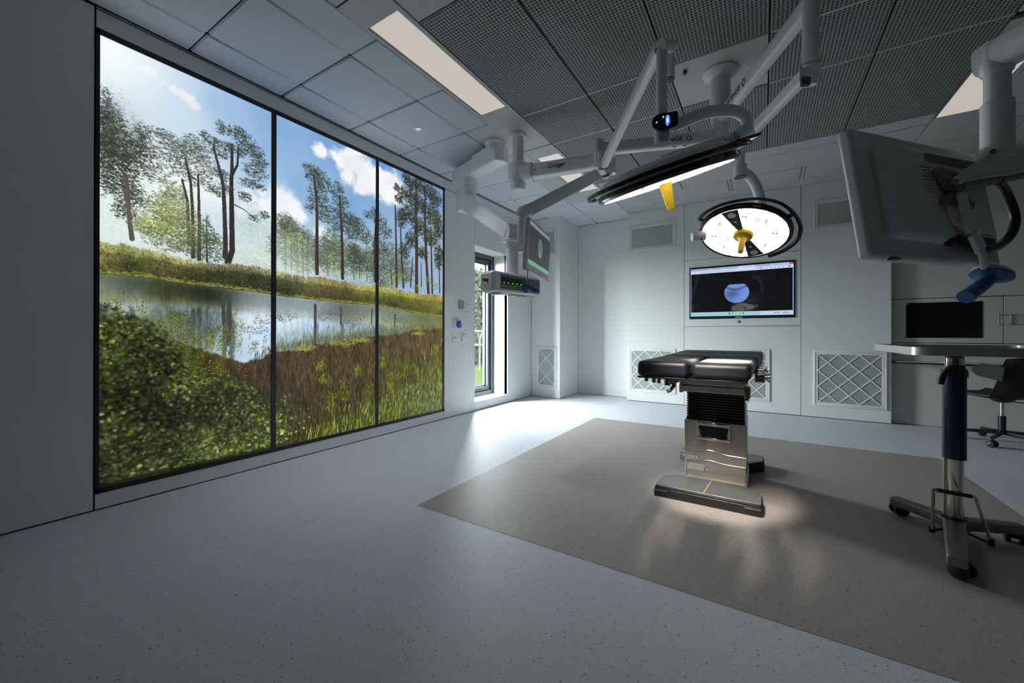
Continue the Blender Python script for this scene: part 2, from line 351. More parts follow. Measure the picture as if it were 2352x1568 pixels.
wa = struct('wall_alcove', MB().box(1.28, 3.3, YA + .012, 6.9, 0, CEIL + .02), GAP)
def apanel(x0, x1, z0, z1, g=.002): return obj('wall_panel', MB().box(x0 + g, x1 - g, YA, YA + .02, z0 + g, z1 - g), WALLA, wa, bev=.0015, seg=1)
apanel(1.287, 3.3, 1.48, CEIL); apanel(1.287, 3.3, .745, .960); apanel(1.287, 3.3, .004, .72)
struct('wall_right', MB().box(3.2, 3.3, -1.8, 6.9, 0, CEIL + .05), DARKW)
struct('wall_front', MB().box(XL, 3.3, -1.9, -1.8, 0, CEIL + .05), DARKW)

# ================================================================== flat pictures shown on the screens (numpy, no files)
class Paint:
    def __init__(s, W_, H_): s.W, s.H = W_, H_; s.im = np.zeros((H_, W_, 3), np.float32); s.cache = {}
    def brush(s, a, b, th, soft):
        k = (round(a, 1), round(b, 1), int(round(th / (PI / 12))) % 12, soft)
        if k not in s.cache:
            th = k[2] * PI / 12; R = int(math.ceil(max(a, b))) + 1; yy, xx = np.mgrid[-R:R + 1, -R:R + 1].astype(np.float32)
            u_ = (xx * math.cos(th) + yy * math.sin(th)) / a; v_ = (-xx * math.sin(th) + yy * math.cos(th)) / b
            s.cache[k] = (R, np.clip((1 - np.sqrt(u_ * u_ + v_ * v_)) * (soft if soft < 1 else min(a, b) * .7 + .6) * (1 if soft >= 1 else 2), 0, 1)[:, :, None])
        return s.cache[k]
    def dab(s, x, y, a, b, th, col, al=1.0, soft=1):
        R, m = s.brush(a, b, th, soft); x, y = int(x), int(y)
        x0, x1, y0, y1 = max(0, x - R), min(s.W, x + R + 1), max(0, y - R), min(s.H, y + R + 1)
        if x0 >= x1 or y0 >= y1: return
        m = m[y0 - y + R:y1 - y + R, x0 - x + R:x1 - x + R]; p = s.im[y0:y1, x0:x1]
        p += (np.asarray(col, np.float32) - p) * (m * al)
    def line(s, pts, r0, r1, col, al=1.0):
        for (x0, y0), (x1, y1), i in zip(pts[:-1], pts[1:], range(len(pts) - 1)):
            n = max(2, int(math.hypot(x1 - x0, y1 - y0) / 1.5)); m = len(pts) - 1
            for k in range(n):
                t = k / n; q = (i + t) / m; r_ = r0 + (r1 - r0) * q; c = np.asarray(col) * (1 + .12 * (random.random() - .5))
                s.dab(x0 + (x1 - x0) * t, y0 + (y1 - y0) * t, max(.8, r_), max(.8, r_), 0, c, al)
def resize(a, W_, H_):
    h, w_ = a.shape[:2]; yy = np.clip(np.linspace(0, h - 1, H_), 0, h - 1); xx = np.clip(np.linspace(0, w_ - 1, W_), 0, w_ - 1)
    y0 = np.minimum(yy.astype(int), h - 2); x0 = np.minimum(xx.astype(int), w_ - 2); fy = (yy - y0)[:, None]; fx = (xx - x0)[None, :]
    fy = fy * fy * (3 - 2 * fy); fx = fx * fx * (3 - 2 * fx)
    if a.ndim == 3: fy, fx = fy[..., None], fx[..., None]
    A = a[y0][:, x0]; B_ = a[y0][:, x0 + 1]; C_ = a[y0 + 1][:, x0]; D_ = a[y0 + 1][:, x0 + 1]
    return ((A * (1 - fx) + B_ * fx) * (1 - fy) + (C_ * (1 - fx) + D_ * fx) * fy).astype(np.float32)
def fbm(W_, H_, nx, ny, octv=5, seed=0, gain=.55):
    g = np.random.default_rng(seed); out = np.zeros((H_, W_), np.float32); amp = 1; tot = 0
    for o in range(octv):
        a, b = max(2, int(nx * 2 ** o)), max(2, int(ny * 2 ** o))
        if a > W_ or b > H_: break
        out += resize(g.random((b + 1, a + 1)).astype(np.float32), W_, H_) * amp; tot += amp; amp *= gain
    return out / tot
def paint_landscape():
    W_, H_ = 1680, 1516; P = Paint(W_, H_); sx, sy = W_ / 3.004, H_ / 2.713
    T = lambda L: [((y - .676) * sx, (2.838 - z) * sy) for y, z in L]
    T1 = lambda p: T([p])[0]
    R = random.Random(5); g = np.random.default_rng(5)
    # --- smooth colour fields blended from spot colours
    def field(spots, pw=2.6, w_=84, h_=76):
        yy, xx = np.mgrid[0:h_, 0:w_]; num = np.zeros((h_, w_, 3)); den = np.zeros((h_, w_, 1))
        for (p, c) in spots:
            x, y = T1(p); d = ((xx - x / W_ * w_) ** 2 + (yy - y / H_ * h_) ** 2 + 3.0) ** (-pw / 2); num += d[..., None] * np.array(c) / 255; den += d[..., None]
        return resize((num / den).astype(np.float32), W_, H_)
    sky = field([((0.69,2.809),(240,245,248)),((0.7,2.658),(215,225,232)),((0.816,2.779),(205,220,232)),((1.032,2.791),(180,203,225)),((1.284,2.742),(150,182,215)),((1.579,2.769),(132,166,206)),((0.816,2.453),(195,210,222)),((1.08,2.521),(190,212,228)),((1.425,2.714),(148,180,215)),((1.612,2.56),(138,173,212)),((1.645,2.259),(160,192,220)),((1.747,2.722),(126,164,207)),((2.132,2.811),(113,154,203)),((2.603,2.833),(105,145,197)),((1.856,2.328),(132,170,211)),((2.356,2.282),(122,160,204)),((2.88,2.66),(110,150,198)),((3.544,2.823),(112,148,192)),((1.581,1.895),(185,208,220)),((1.932,1.902),(170,195,215)),((2.605,1.957),(160,185,205)),((0.739,1.886),(205,220,215)),((0.922,2.025),(225,232,230)),((1.155,2.161),(222,230,235)),((0.721,1.696),(190,208,195)),((2.882,2.196),(140,170,205)),((3.546,2.14),(150,170,190))])
    P.im[:] = sky
    # --- clouds
    def cloud(pts, rad, col, al, seed, rough=.9, soft=.5):
        h2, w2 = H_ // 2, W_ // 2; yy, xx = np.mgrid[0:h2, 0:w2].astype(np.float32); d = np.full((h2, w2), 9., np.float32); q = T(pts)
        for i, ((x, y), r_) in enumerate(zip(q, rad)):
            d = np.minimum(d, np.hypot(xx - x / 2, (yy - y / 2) * 1.05) / (r_ / 2))
        n = fbm(w2, h2, 14, 12, 6, seed, .62); m = np.clip((1.15 - d + (n - .5) * 2 * rough) / soft, 0, 1); m = m * m * (3 - 2 * m)
        m = resize(m, W_, H_)[..., None] * al; sh = resize(fbm(w2, h2, 9, 8, 5, seed + 9), W_, H_)[..., None]
        c = np.array(col) / 255 * (.90 + .2 * sh); P.im[:] = P.im * (1 - m) + np.minimum(c, 1.0) * m
    cloud([(0.888,2.738),(0.925,2.725),(0.969,2.71),(1.0,2.704)], [20, 26, 26, 20], (228, 232, 233), .8, 1, 1.5, .9)
    cloud([(1.033,2.689),(1.08,2.684),(1.124,2.673),(1.154,2.646)], [18, 22, 24, 22], (232, 232, 230), .8, 2, 1.5, .9)
    cloud([(2.098,2.7),(2.197,2.71),(2.286,2.692),(2.379,2.697),(2.501,2.687),(2.603,2.636),(2.699,2.623),(2.822,2.641),(2.91,2.623),(2.97,2.571),(2.356,2.573),(2.526,2.502),(2.823,2.526)], [45, 60, 80, 90, 110, 110, 120, 110, 100, 90, 60, 70, 70], (238, 238, 240), .97, 3, 1.0, .7)
    cloud([(1.502,2.112),(1.581,2.067),(1.663,2.055),(1.748,2.113),(1.82,2.097),(1.894,2.061),(1.713,2.175),(1.58,2.17)], [50, 60, 70, 90, 80, 60, 60, 40], (236, 238, 242), .9, 4, 1.0, .8)
    cloud([(2.071,1.97),(2.126,1.951)], [50, 45], (236, 238, 242), .8, 6, 1.0, .8)
    cloud([(0.739,1.833),(0.879,1.983),(1.081,2.136),(1.206,2.086),(0.988,2.161),(1.286,2.048),(1.457,1.999)], [120, 130, 140, 110, 100, 80, 60], (236, 240, 240), .75, 5, .6, 1.2)
    # --- foliage clumps
    def clump(E, col, dens, sz, al=.85, jit=.3, tilt=0.0, asp=.45, hz=None, hzc=(205, 218, 215)):
        col = np.array(col, np.float32) / 255
        sz *= .52
        for (c, rx, ry) in E:
            x, y = T1(c); n = int(1.0 * dens * rx * ry / (sz * sz))
            for k in range(n):
                a = R.random() * 2 * PI; q = R.random() ** .6; w_ = .8 + .4 * R.random()
                px, py = x + math.cos(a) * rx * q * w_, y + math.sin(a) * ry * q * w_
                v = 1 + jit * (R.random() - .5) * 2 + .25 * (-math.sin(a) * q); cc_ = col * v
                if R.random() < .12: cc_ = cc_ * 1.35 + .02
                if hz: cc_ = cc_ * (1 - hz) + np.array(hzc) / 255 * hz
                s_ = sz * (.5 + R.random())
                for j in range(3): P.dab(px + R.gauss(0, s_ * .9), py + R.gauss(0, s_ * .5), s_, max(.9, s_ * asp), tilt + R.gauss(0, .5), cc_, al)
    def el(L, s_=1.0): return [(c, rx * s_, ry * s_) for c, rx, ry in L]
    # far hazy woods
    clump([((0.701,1.901),50,120),((0.743,1.834),60,110),((0.818,1.855),50,80),((0.911,1.937),60,90),((1.023,1.97),50,90),((0.759,1.758),60,60)], (165, 185, 175), .5, 8, .35, .15, hz=.35)
    clump([((0.742,2.457),30,60),((0.787,2.398),40,60),((0.817,2.358),40,40),((0.847,2.303),40,40)], (120, 135, 145), .7, 5, .5, .2, hz=.25)
    clump([((1.457,1.867),50,80),((1.533,1.952),45,70),((1.581,1.827),60,90),((1.647,1.771),50,80),((1.488,1.707),60,50)], (150, 165, 130), .6, 6, .5, .25, hz=.35)
    clump([((1.756,1.954),50,55),((1.827,1.898),60,70),((1.933,1.827),70,60),((1.784,1.762),90,80),((1.933,1.714),100,70),((2.113,1.803),70,80),((2.199,1.878),60,90),((2.178,1.715),80,60),((2.358,1.785),90,90),((2.503,1.766),90,80),((2.659,1.79),80,80),((2.883,1.826),90,110),((3.065,1.758),80,80),((2.769,1.626),90,50)], (68, 78, 54), 1.7, 7, .65, .35, hz=.08)
    clump([((1.749,1.612),80,50),((1.895,1.615),80,50),((2.114,1.607),70,45),((2.221,1.681),50,70),((2.358,1.61),80,40),((2.555,1.601),90,40),((1.784,1.798),30,80),((1.895,1.782),30,80),((2.883,1.617),70,35),((1.458,1.635),80,40),((1.582,1.621),80,40)], (158, 168, 92), .6, 6, .5, .3, hz=.1)
    for x0, y0, y1 in [(1.767,1.866,1.578),(1.814,1.858,1.585),(1.865,1.85,1.573),(1.914,1.841,1.561),(1.956,1.869,1.567),(2.143,1.828,1.583),(2.415,1.92,1.584),(2.479,1.89,1.592),(2.564,1.949,1.58)]:
        (a, b), (c, d) = T([(x0, y0), (x0, y1)]); P.line([(a, b), (c + 3, d)], 2, 3, np.array((72, 72, 62)) / 255, .6)
    # sun haze over the left woods
    h3 = fbm(W_ // 4, H_ // 4, 3, 3, 3, 8); yy, xx = np.mgrid[0:H_, 0:W_].astype(np.float32)
    for c, rx, ry, al in (((0.73,1.698),190,190,0.62), ((1.582,1.673),240,120,0.5), ((1.821,1.513),220,70,0.35), ((0.69,2.796),230,190,0.3), ((0.879,1.955),210,150,0.35)):
        x, y = T1(c); m = np.exp(-(((xx - x) / rx) ** 2 + ((yy - y) / ry) ** 2))[..., None] * al; P.im[:] = P.im * (1 - m) + np.array((.86, .91, .89)) * m
    def trunk(pts, r0, r1, col=(62, 58, 54), al=.95): P.line(T(pts), r0, r1, np.array(col) / 255, al)
    DK = (54, 58, 50)
    # mid trees, left pane
    clump([((0.817,1.991),30,50),((0.742,2.285),40,75),((0.719,2.367),30,60),((0.7,2.436),18,60),((0.781,2.221),60,55),((0.735,2.123),50,70),((0.837,2.134),50,45),((0.879,2.247),40,35),((0.72,1.985),35,55),((0.818,1.909),45,40),((0.788,1.82),30,35),((0.868,2.339),25,30),((0.701,2.188),30,90)], DK, 1.6, 6, .82, .35, .25, .38)
    trunk([(0.824,1.644),(0.814,1.745),(0.804,1.905),(0.797,2.038)], 7.5, 5, (84, 80, 74)); trunk([(0.818,1.773),(0.794,1.902),(0.785,2.034)], 5, 4, (90, 86, 80))
    for a, b in (((0.787,2.035),(0.701,2.162)), ((0.792,1.955),(0.694,2.003)), ((0.789,2.063),(0.879,2.261))): trunk([a, b], 3, 1.5)
    clump([((0.97,2.369),35,22),((1.022,2.334),60,35),((1.062,2.291),60,40),((0.999,2.209),60,45),((1.129,2.303),45,45),((1.105,2.174),55,40),((1.192,2.343),35,55),((1.232,2.234),45,45),((0.944,2.088),40,40),((1.206,2.117),50,30),((1.129,2.393),30,25)], (62, 66, 60), .95, 6, .75, .3, .3, .38, hz=.08)
    for L in ([(1.139,1.582),(1.135,1.913),(1.125,2.091),(1.093,2.259)], [(1.174,1.572),(1.173,1.923),(1.167,2.165)], [(1.116,1.668),(1.106,1.965),(1.076,2.104)]): trunk(L, 7, 3.5)
    clump([((1.011,1.909),60,55),((0.971,1.811),70,60),((1.058,1.833),75,70),((0.923,1.743),60,35),((1.106,1.726),85,60),((1.012,1.677),80,45),((1.023,2.014),40,40),((0.88,1.733),40,25)], (104, 110, 68), 1.0, 5, .75, .4, 0, .5, hz=.06)
    clump([((0.944,1.748),60,25),((0.989,1.845),40,25),((0.912,1.783),30,20)], (176, 186, 110), .5, 4.5, .6, .3, 0, .5)
    trunk([(1.22,1.502),(1.219,1.874)], 4, 1.5)
    clump([((1.219,1.858),12,25),((1.212,1.779),35,30),((1.228,1.69),60,32),((1.233,1.613),75,28),((1.259,1.733),40,25)], (66, 76, 56), 1.05, 5, .8, .35, .1, .45)
    # the two tall pines, left pane
    trunk([(1.35,1.575),(1.379,1.67),(1.375,1.977),(1.372,2.171),(1.377,2.302),(1.374,2.463)], 12, 5, (50, 46, 44)); trunk([(1.333,1.614),(1.336,1.711),(1.327,1.996),(1.318,2.153),(1.293,2.256),(1.258,2.4)], 10, 4, (56, 52, 48))
    trunk([(1.377,2.237),(1.412,2.321),(1.42,2.482)], 6, 3, (50, 46, 44)); trunk([(1.389,2.02),(1.457,1.999),(1.533,1.952)], 3, 1.5)
    clump([((1.298,2.581),18,14),((1.326,2.539),30,18),((1.411,2.576),40,22),((1.455,2.529),50,30),((1.517,2.47),48,30),((1.564,2.404),38,28),((1.548,2.313),48,35),((1.502,2.213),40,22),((1.463,2.1),30,22),((1.58,2.204),22,16),((1.34,2.433),30,24),((1.411,2.429),35,28),((1.263,2.433),26,24),((1.205,2.455),16,20),((1.298,2.369),30,22),((1.313,2.215),30,24),((1.341,2.128),24,20),((1.285,2.079),30,18),((1.533,1.952),26,14),((1.6,1.996),24,18)], DK, 1.5, 6, .82, .35, .35, .36)
    # right panes
    trunk([(2.044,1.59),(2.043,1.925),(2.042,2.157),(2.034,2.308),(2.009,2.454)], 10, 5, (58, 50, 46)); trunk([(2.298,1.578),(2.293,1.856),(2.283,2.099),(2.264,2.338)], 10, 5, (56, 50, 46))
    clump([((1.973,2.51),30,18),((2.017,2.487),48,30),((2.062,2.441),60,40),((2.099,2.387),62,34),((2.042,2.311),50,30),((2.071,2.234),62,34),((1.99,2.15),26,26),((2.134,2.102),58,28),((2.096,2.171),50,22),((1.95,2.434),20,20)], (56, 60, 46), 1.2, 7, .82, .35, .35, .36)
    clump([((2.237,2.443),20,18),((2.255,2.376),40,36),((2.282,2.294),50,36),((2.256,2.194),46,30),((2.301,2.124),62,34),((2.38,2.164),60,34),((2.453,2.118),70,46),((2.518,2.048),62,36),((2.357,2.042),52,28),((2.247,2.05),34,24),((2.543,1.988),40,24),((2.414,1.983),40,20)], (50, 55, 42), 1.2, 7, .82, .35, .35, .36)
    trunk([(2.67,1.592),(2.658,1.967),(2.679,2.238)], 9, 5, (60, 54, 48))
    clump([((2.594,2.252),38,24),((2.668,2.307),30,28),((2.722,2.227),52,44),((2.79,2.13),56,44),((2.701,1.998),52,36),((2.768,1.921),50,36),((2.658,1.901),38,26),((2.454,1.801),60,44),((2.415,1.878),44,28)], (52, 57, 44), 1.15, 7, .82, .35, .3, .38)
    clump([((1.766,2.01),34,20),((1.802,1.947),46,28),((1.749,1.952),24,18),((1.932,1.92),44,28)], (78, 84, 72), 1.0, 6, .7, .3, .3, .4)
    for L, r_ in (([(3.242,1.524),(3.24,2.081),(3.225,2.573),(3.238,2.751)], 15), ([(3.431,1.541),(3.393,1.957),(3.37,2.411),(3.377,2.668)], 13), ([(2.949,1.563),(2.941,2.022),(2.928,2.441)], 9), ([(3.047,1.564),(3.015,1.942),(3.002,2.224)], 8), ([(3.496,1.547),(3.48,1.971),(3.471,2.333)], 9), ([(3.317,1.601),(3.309,1.893)], 5), ([(3.149,1.584),(3.181,1.922)], 6), ([(3.625,1.559),(3.607,2.152)], 6), ([(2.883,1.594),(2.865,1.823)], 4)): trunk(L, r_, r_ * .6, (66, 54, 48))
    clump([((3.075,2.795),30,22),((3.158,2.75),60,44),((3.292,2.768),60,50),((3.434,2.736),66,56),((3.545,2.691),60,60),((3.094,2.608),60,50),((3.259,2.558),80,60),((3.471,2.488),80,70),((3.591,2.361),50,90),((3.127,2.399),70,54),((3.294,2.292),76,60),((3.457,2.2),64,56),((2.988,2.529),36,30),((3.014,2.322),44,56),((3.161,2.114),56,54),((3.608,1.993),46,90),((2.952,2.636),28,26),((3.065,1.974),44,50),((3.33,1.997),50,40)], (44, 47, 34), 1.9, 7.5, .85, .4, .2, .42)
    clump([((3.127,2.496),60,60),((3.435,2.324),60,90),((3.259,2.683),60,40)], (92, 84, 52), .25, 7, .55, .3, .2, .4)
    clump([((2.854,1.567),60,20),((3.003,1.654),60,40),((3.262,1.586),60,20),((3.548,1.641),50,30),((3.437,1.706),50,30)], (120, 135, 62), .55, 6, .6, .4, 0, .5)
    # --- far bank
    shore = T([(0.677,1.412),(0.74,1.415),(0.819,1.417),(0.923,1.413),(1.036,1.401),(1.132,1.394),(1.234,1.393),(1.342,1.391),(1.458,1.386),(1.582,1.381),(1.715,1.368),(1.934,1.361),(2.136,1.353),(2.359,1.349),(2.66,1.347),(2.884,1.325),(3.131,1.3),(3.403,1.282),(3.704,1.263)])
    ridge = T([(0.676,1.614),(0.74,1.605),(0.818,1.605),(0.901,1.593),(0.989,1.586),(1.083,1.566),(1.181,1.564),(1.287,1.568),(1.399,1.579),(1.519,1.578),(1.681,1.566),(1.785,1.559),(1.933,1.556),(2.093,1.561),(2.312,1.559),(2.504,1.552),(2.714,1.552),(3.004,1.54),(3.262,1.526),(3.703,1.533)])
    X_ = np.arange(W_); sh = np.interp(X_, [p[0] for p in shore], [p[1] for p in shore]); rd = np.interp(X_, [p[0] for p in ridge], [p[1] for p in ridge])
    n1 = fbm(W_, H_, 20, 24, 6, 11, .6); n2 = fbm(W_, H_, 60, 14, 5, 12, .6)
    rd2 = rd + (n2[700] - .5) * 26; t = np.clip((yy - rd2[None]) / (sh - rd2)[None], 0, 1)[..., None]; mk = np.clip((yy - rd2[None]) / 6, 0, 1)[..., None]
    top = field([((0.702,1.587), (160, 160, 105)), ((1.083,1.543), (165, 160, 118)), ((1.342,1.551), (150, 140, 115)), ((1.75,1.504), (172, 160, 132)), ((2.178,1.496), (150, 135, 105)), ((3.263,1.436), (150, 140, 80))])
    mid = field([((0.702,1.509), (120, 118, 62)), ((0.819,1.501), (86, 92, 54)), ((1.083,1.454), (92, 88, 52)), ((1.342,1.455), (64, 70, 46)), ((1.715,1.464), (70, 76, 48)), ((2.178,1.436), (104, 96, 54)), ((2.769,1.445), (110, 116, 52)), ((3.402,1.395), (120, 116, 48))])
    bank = np.where(t < .35, top + (mid - top) * (t / .35), mid); bank = bank * (.5 + .9 * n1[..., None]) * np.where(t < .32, 1.22, 1.0) * (1 - .25 * np.clip((t - .35) * 2, 0, 1))
    P.im[:] = P.im * (1 - mk) + bank * mk
    for k in range(9000):
        i = R.randrange(W_); tt = R.random(); y = rd2[i] + (sh[i] - rd2[i]) * tt; b_ = P.im[int(min(H_ - 1, y)), i]
        v = .45 + .95 * R.random(); c = b_ * v + (np.array((.07, .07, .0)) if R.random() < .10 else 0)
        P.dab(i, y, 2.2, 3 + 5 * R.random(), R.gauss(0, .5), np.minimum(c, .85), .5)
    for k in range(1500):
        i = R.randrange(W_); y = sh[i] - abs(R.gauss(0, 7)); P.dab(i, y, 7, 2, R.gauss(0, .2), np.array((150, 150, 70)) / 255 * (.7 + .5 * R.random()), .5)
    # --- pond: mirror of what stands above the shore
    src = P.im.copy(); dy = yy - sh[None]; jx = (fbm(W_, H_, 30, 150, 3, 21) - .5) * 16
    ry = np.clip((sh[None] - 6 - dy * 1.02).astype(int), 0, H_ - 1); rx = np.clip((xx + jx).astype(int), 0, W_ - 1)
    ref = src[ry, rx]; k_ = 9; acc = np.zeros_like(ref)
    for o in range(-k_, k_ + 1, 3): acc += np.roll(ref, o, 0)
    ref = acc / 7; ref = ref * .86 + np.array((.0, .005, .02)); tint = np.clip(dy / 260, 0, 1)[..., None]
    deep = field([((0.703,1.274), (130, 142, 150)), ((0.819,1.256), (120, 130, 132)), ((0.99,1.298), (72, 78, 70)), ((1.208,1.316), (66, 72, 66)), ((1.234,1.194), (110, 120, 125)), ((1.551,1.208), (206, 214, 226)), ((1.616,1.073), (170, 192, 222)), ((1.786,1.183), (196, 206, 220)), ((1.786,1.038), (176, 196, 222)), ((2.013,1.153), (170, 188, 215)), ((2.313,1.243), (130, 142, 150)), ((2.36,1.079), (160, 175, 190)), ((2.885,1.223), (150, 165, 175)), ((3.403,1.19), (130, 140, 120))])
    pond = np.clip((ref * .4 + deep * .6 - .44) * 1.45 + .42, 0, 1)
    mk = np.clip(dy / 4, 0, 1)[..., None]; P.im[:] = P.im * (1 - mk) + pond * mk
    for L, r_ in (([(1.359,1.328),(1.363,1.135),(1.357,0.974)], 9), ([(1.32,1.325),(1.324,1.118)], 7), ([(2.028,1.307),(2.029,1.134),(2.025,0.961)], 8), ([(2.281,1.303),(2.281,1.14)], 7), ([(2.634,1.302),(2.623,1.147)], 5), ([(2.932,1.262),(2.92,1.13)], 6)): P.line(T(L), r_, r_ * .8, np.array((66, 66, 62)) / 255, .55)
    clump([((1.768,1.2),60,26),((1.716,1.162),40,18),((1.583,1.158),40,20),((1.551,1.089),50,22),((2.115,1.226),60,36),((2.245,1.26),50,26),((2.407,1.184),70,36),((2.505,1.243),40,26),((2.974,1.226),40,24),((2.798,1.197),30,24)], (84, 90, 84), .8, 6, .55, .25, 0, .4)
    # --- near bank
    near = T([(0.677,1.065),(0.82,1.066),(0.991,1.039),(1.133,0.978),(1.344,0.878),(1.46,0.846),(1.584,0.873),(1.696,0.911),(1.859,0.927),(2.013,0.969),(2.18,0.982),(2.36,1.004),(2.608,1.029),(2.885,1.056),(3.197,1.106),(3.705,1.134)])
    nb = np.interp(X_, [p[0] for p in near], [p[1] for p in near]) + (n2[900] - .5) * 30
    base = field([((0.703,0.987), (70, 82, 30)), ((1.037,0.775), (60, 70, 34)), ((0.723,0.434), (58, 64, 28)), ((1.159,0.34), (52, 60, 26)), ((1.585,0.386), (62, 70, 28)), ((1.521,0.802), (84, 64, 46)), ((1.935,0.775), (92, 74, 52)), ((1.936,0.549), (76, 60, 44)), ((1.717,0.647), (70, 56, 40)), ((2.361,0.747), (98, 78, 52)), ((2.362,0.498), (82, 70, 40)), ((2.182,0.201), (78, 74, 34)), ((1.825,0.161), (80, 74, 32)), ((2.886,0.944), (100, 86, 56)), ((3.265,0.887), (104, 80, 54)), ((3.007,0.609), (90, 84, 36)), ((3.267,0.288), (112, 124, 30)), ((3.553,0.353), (128, 140, 34)), ((3.553,0.142), (110, 120, 40)), ((2.83,0.211), (98, 98, 34)), ((3.552,0.668), (108, 92, 44)), ((2.611,0.204), (92, 92, 36))])
    n3 = fbm(W_, H_, 70, 22, 5, 31, .65); mk = np.clip((yy - nb[None]) / 10, 0, 1)[..., None]
    P.im[:] = P.im * (1 - mk) + base * (.25 + 1.15 * n3[..., None]) * mk
    for k in range(15000):
        i = R.randrange(480, W_); lo = nb[i] - 26; y = lo + (H_ - lo) * R.random() ** .9; b_ = base[int(np.clip(y, 0, H_ - 1)), i]
        v = .25 + 1.2 * R.random() ** 1.4; c = np.minimum(b_ * v, .8); L_ = 10 + 22 * R.random() * (.5 + (y - lo) / (H_ - lo))
        P.dab(i, y, 1.5 if y < lo + 300 else 2.2, L_, R.gauss(0, .16), c, .6)
    for k in range(2600):   # moss and reeds standing in the water
        i = R.randrange(560, 1400); y = nb[i] - abs(R.gauss(0, 34)); P.dab(i, y, 1.3, 12 + 10 * R.random(), R.gauss(0, .12), np.array((92, 98, 62)) / 255 * (.7 + .6 * R.random()), .4)
    for c, rx, ry in [((1.935,0.925),60,12),((2.314,0.964),80,14),((2.506,0.994),60,10),((3.264,1.062),60,8)]:
        x, y = T1(c)
        for k in range(160): P.dab(x + R.gauss(0, rx * .5), y + R.gauss(0, ry * .6), 6, 3, 0, np.array((140, 140, 62)) / 255 * (.7 + .6 * R.random()), .6)
    # bright grass, lower right
    for k in range(5200):
        u_ = R.random(); i = int(700 + (W_ - 700) * (u_ ** .6)); y = H_ - 300 * (i / W_) ** 2.2 * R.random() ** .9 * (1 if R.random() < .8 else 1.7)
        c = np.array((112, 132, 22)) / 255 * (.35 + .95 * R.random()); 
        if R.random() < .16: c = np.array((200, 204, 150)) / 255
        if R.random() < .45: c = np.array((58, 56, 24)) / 255 * (.6 + .7 * R.random())
        P.dab(i, y, 2.6, 12 + 20 * R.random(), R.gauss(.12, .16), np.minimum(c, .9), .62)
    for c, h_ in [((2.857,0.622),90),((2.886,0.666),70),((2.583,0.558),90),((2.315,0.627),80),((3.477,0.673),110),((3.628,0.717),90),((3.069,0.748),70),((2.181,0.52),70),((2.096,0.686),30),((2.771,0.81),40),((2.457,0.74),36),((3.551,0.931),50),((2.075,0.804),30)]:
        x, y = T1(c)
        for k in range(70): P.dab(x + R.gauss(0, 16), y + R.random() * h_ * 1.4, 2.6, 9 + 8 * R.random(), R.gauss(0, .5), np.array((128, 142, 30)) / 255 * (.4 + .8 * R.random()), .6)
    # yellow-green small leaves in the middle, then the big soft bush in the left corner
    for c, rx, ry, n in [((1.048,1.156),40,70,240),((1.132,1.069),70,80,420),((1.235,0.976),70,80,420),((1.343,1.038),40,70,200),((0.991,1.039),60,80,300),((1.183,0.855),80,60,320),((1.429,1.137),20,60,100),((1.552,0.97),30,50,90),((0.76,1.252),40,50,130),((0.881,1.178),60,50,200),((1.289,0.786),60,40,160)]:
        x, y = T1(c)
        for k in range(n):
            if k % 12 == 0: sx0, sy0, sl = x + R.gauss(0, rx * .8), y + R.gauss(0, ry * .5), 26 + 40 * R.random(); P.line([(sx0, sy0 + sl), (sx0 + R.gauss(0, 5), sy0)], 1, .8, np.array((84, 74, 44)) / 255, .6)
            P.dab(sx0 + R.gauss(0, 5), sy0 + sl * (k % 12) / 12 + R.gauss(0, 3), 2.2 + 1.8 * R.random(), 1.5 + 1.4 * R.random(), R.random() * PI, np.array((128, 134, 34)) / 255 * (.4 + .75 * R.random()), .75)
    edge = T([(0.677,1.207),(0.741,1.184),(0.819,1.153),(0.903,1.1),(0.991,1.044),(1.06,0.95),(1.108,0.829),(1.146,0.736),(1.209,0.699),(1.289,0.729),(1.372,0.715),(1.46,0.657),(1.553,0.579),(1.634,0.464),(1.718,0.469),(1.806,0.547),(1.879,0.556)])
    ed = np.interp(X_, [p[0] for p in edge], [p[1] for p in edge]); xmax = T1((1.899,0.182))[0]
    n4 = fbm(W_, H_, 26, 24, 6, 41, .6); mk = np.clip((yy - ed[None] + (n4 - .5) * 120) / 40, 0, 1) * np.clip((xmax - 90 - xx + (n4 - .5) * 420 + (yy - 1100) * -.12) / 70, 0, 1); mk = mk[..., None]
    n5 = fbm(W_, H_, 7, 7, 5, 43, .6); shade = np.clip((n5 - .5) * 2.6 + .86, .3, 1.4); dep = np.clip((yy - ed[None]) / 520, 0, 1)
    P.im[:] = P.im * (1 - mk) + (np.array((60, 68, 28)) / 255 * ((.3 + .8 * n4) * shade * (1 - .3 * dep))[..., None]) * mk
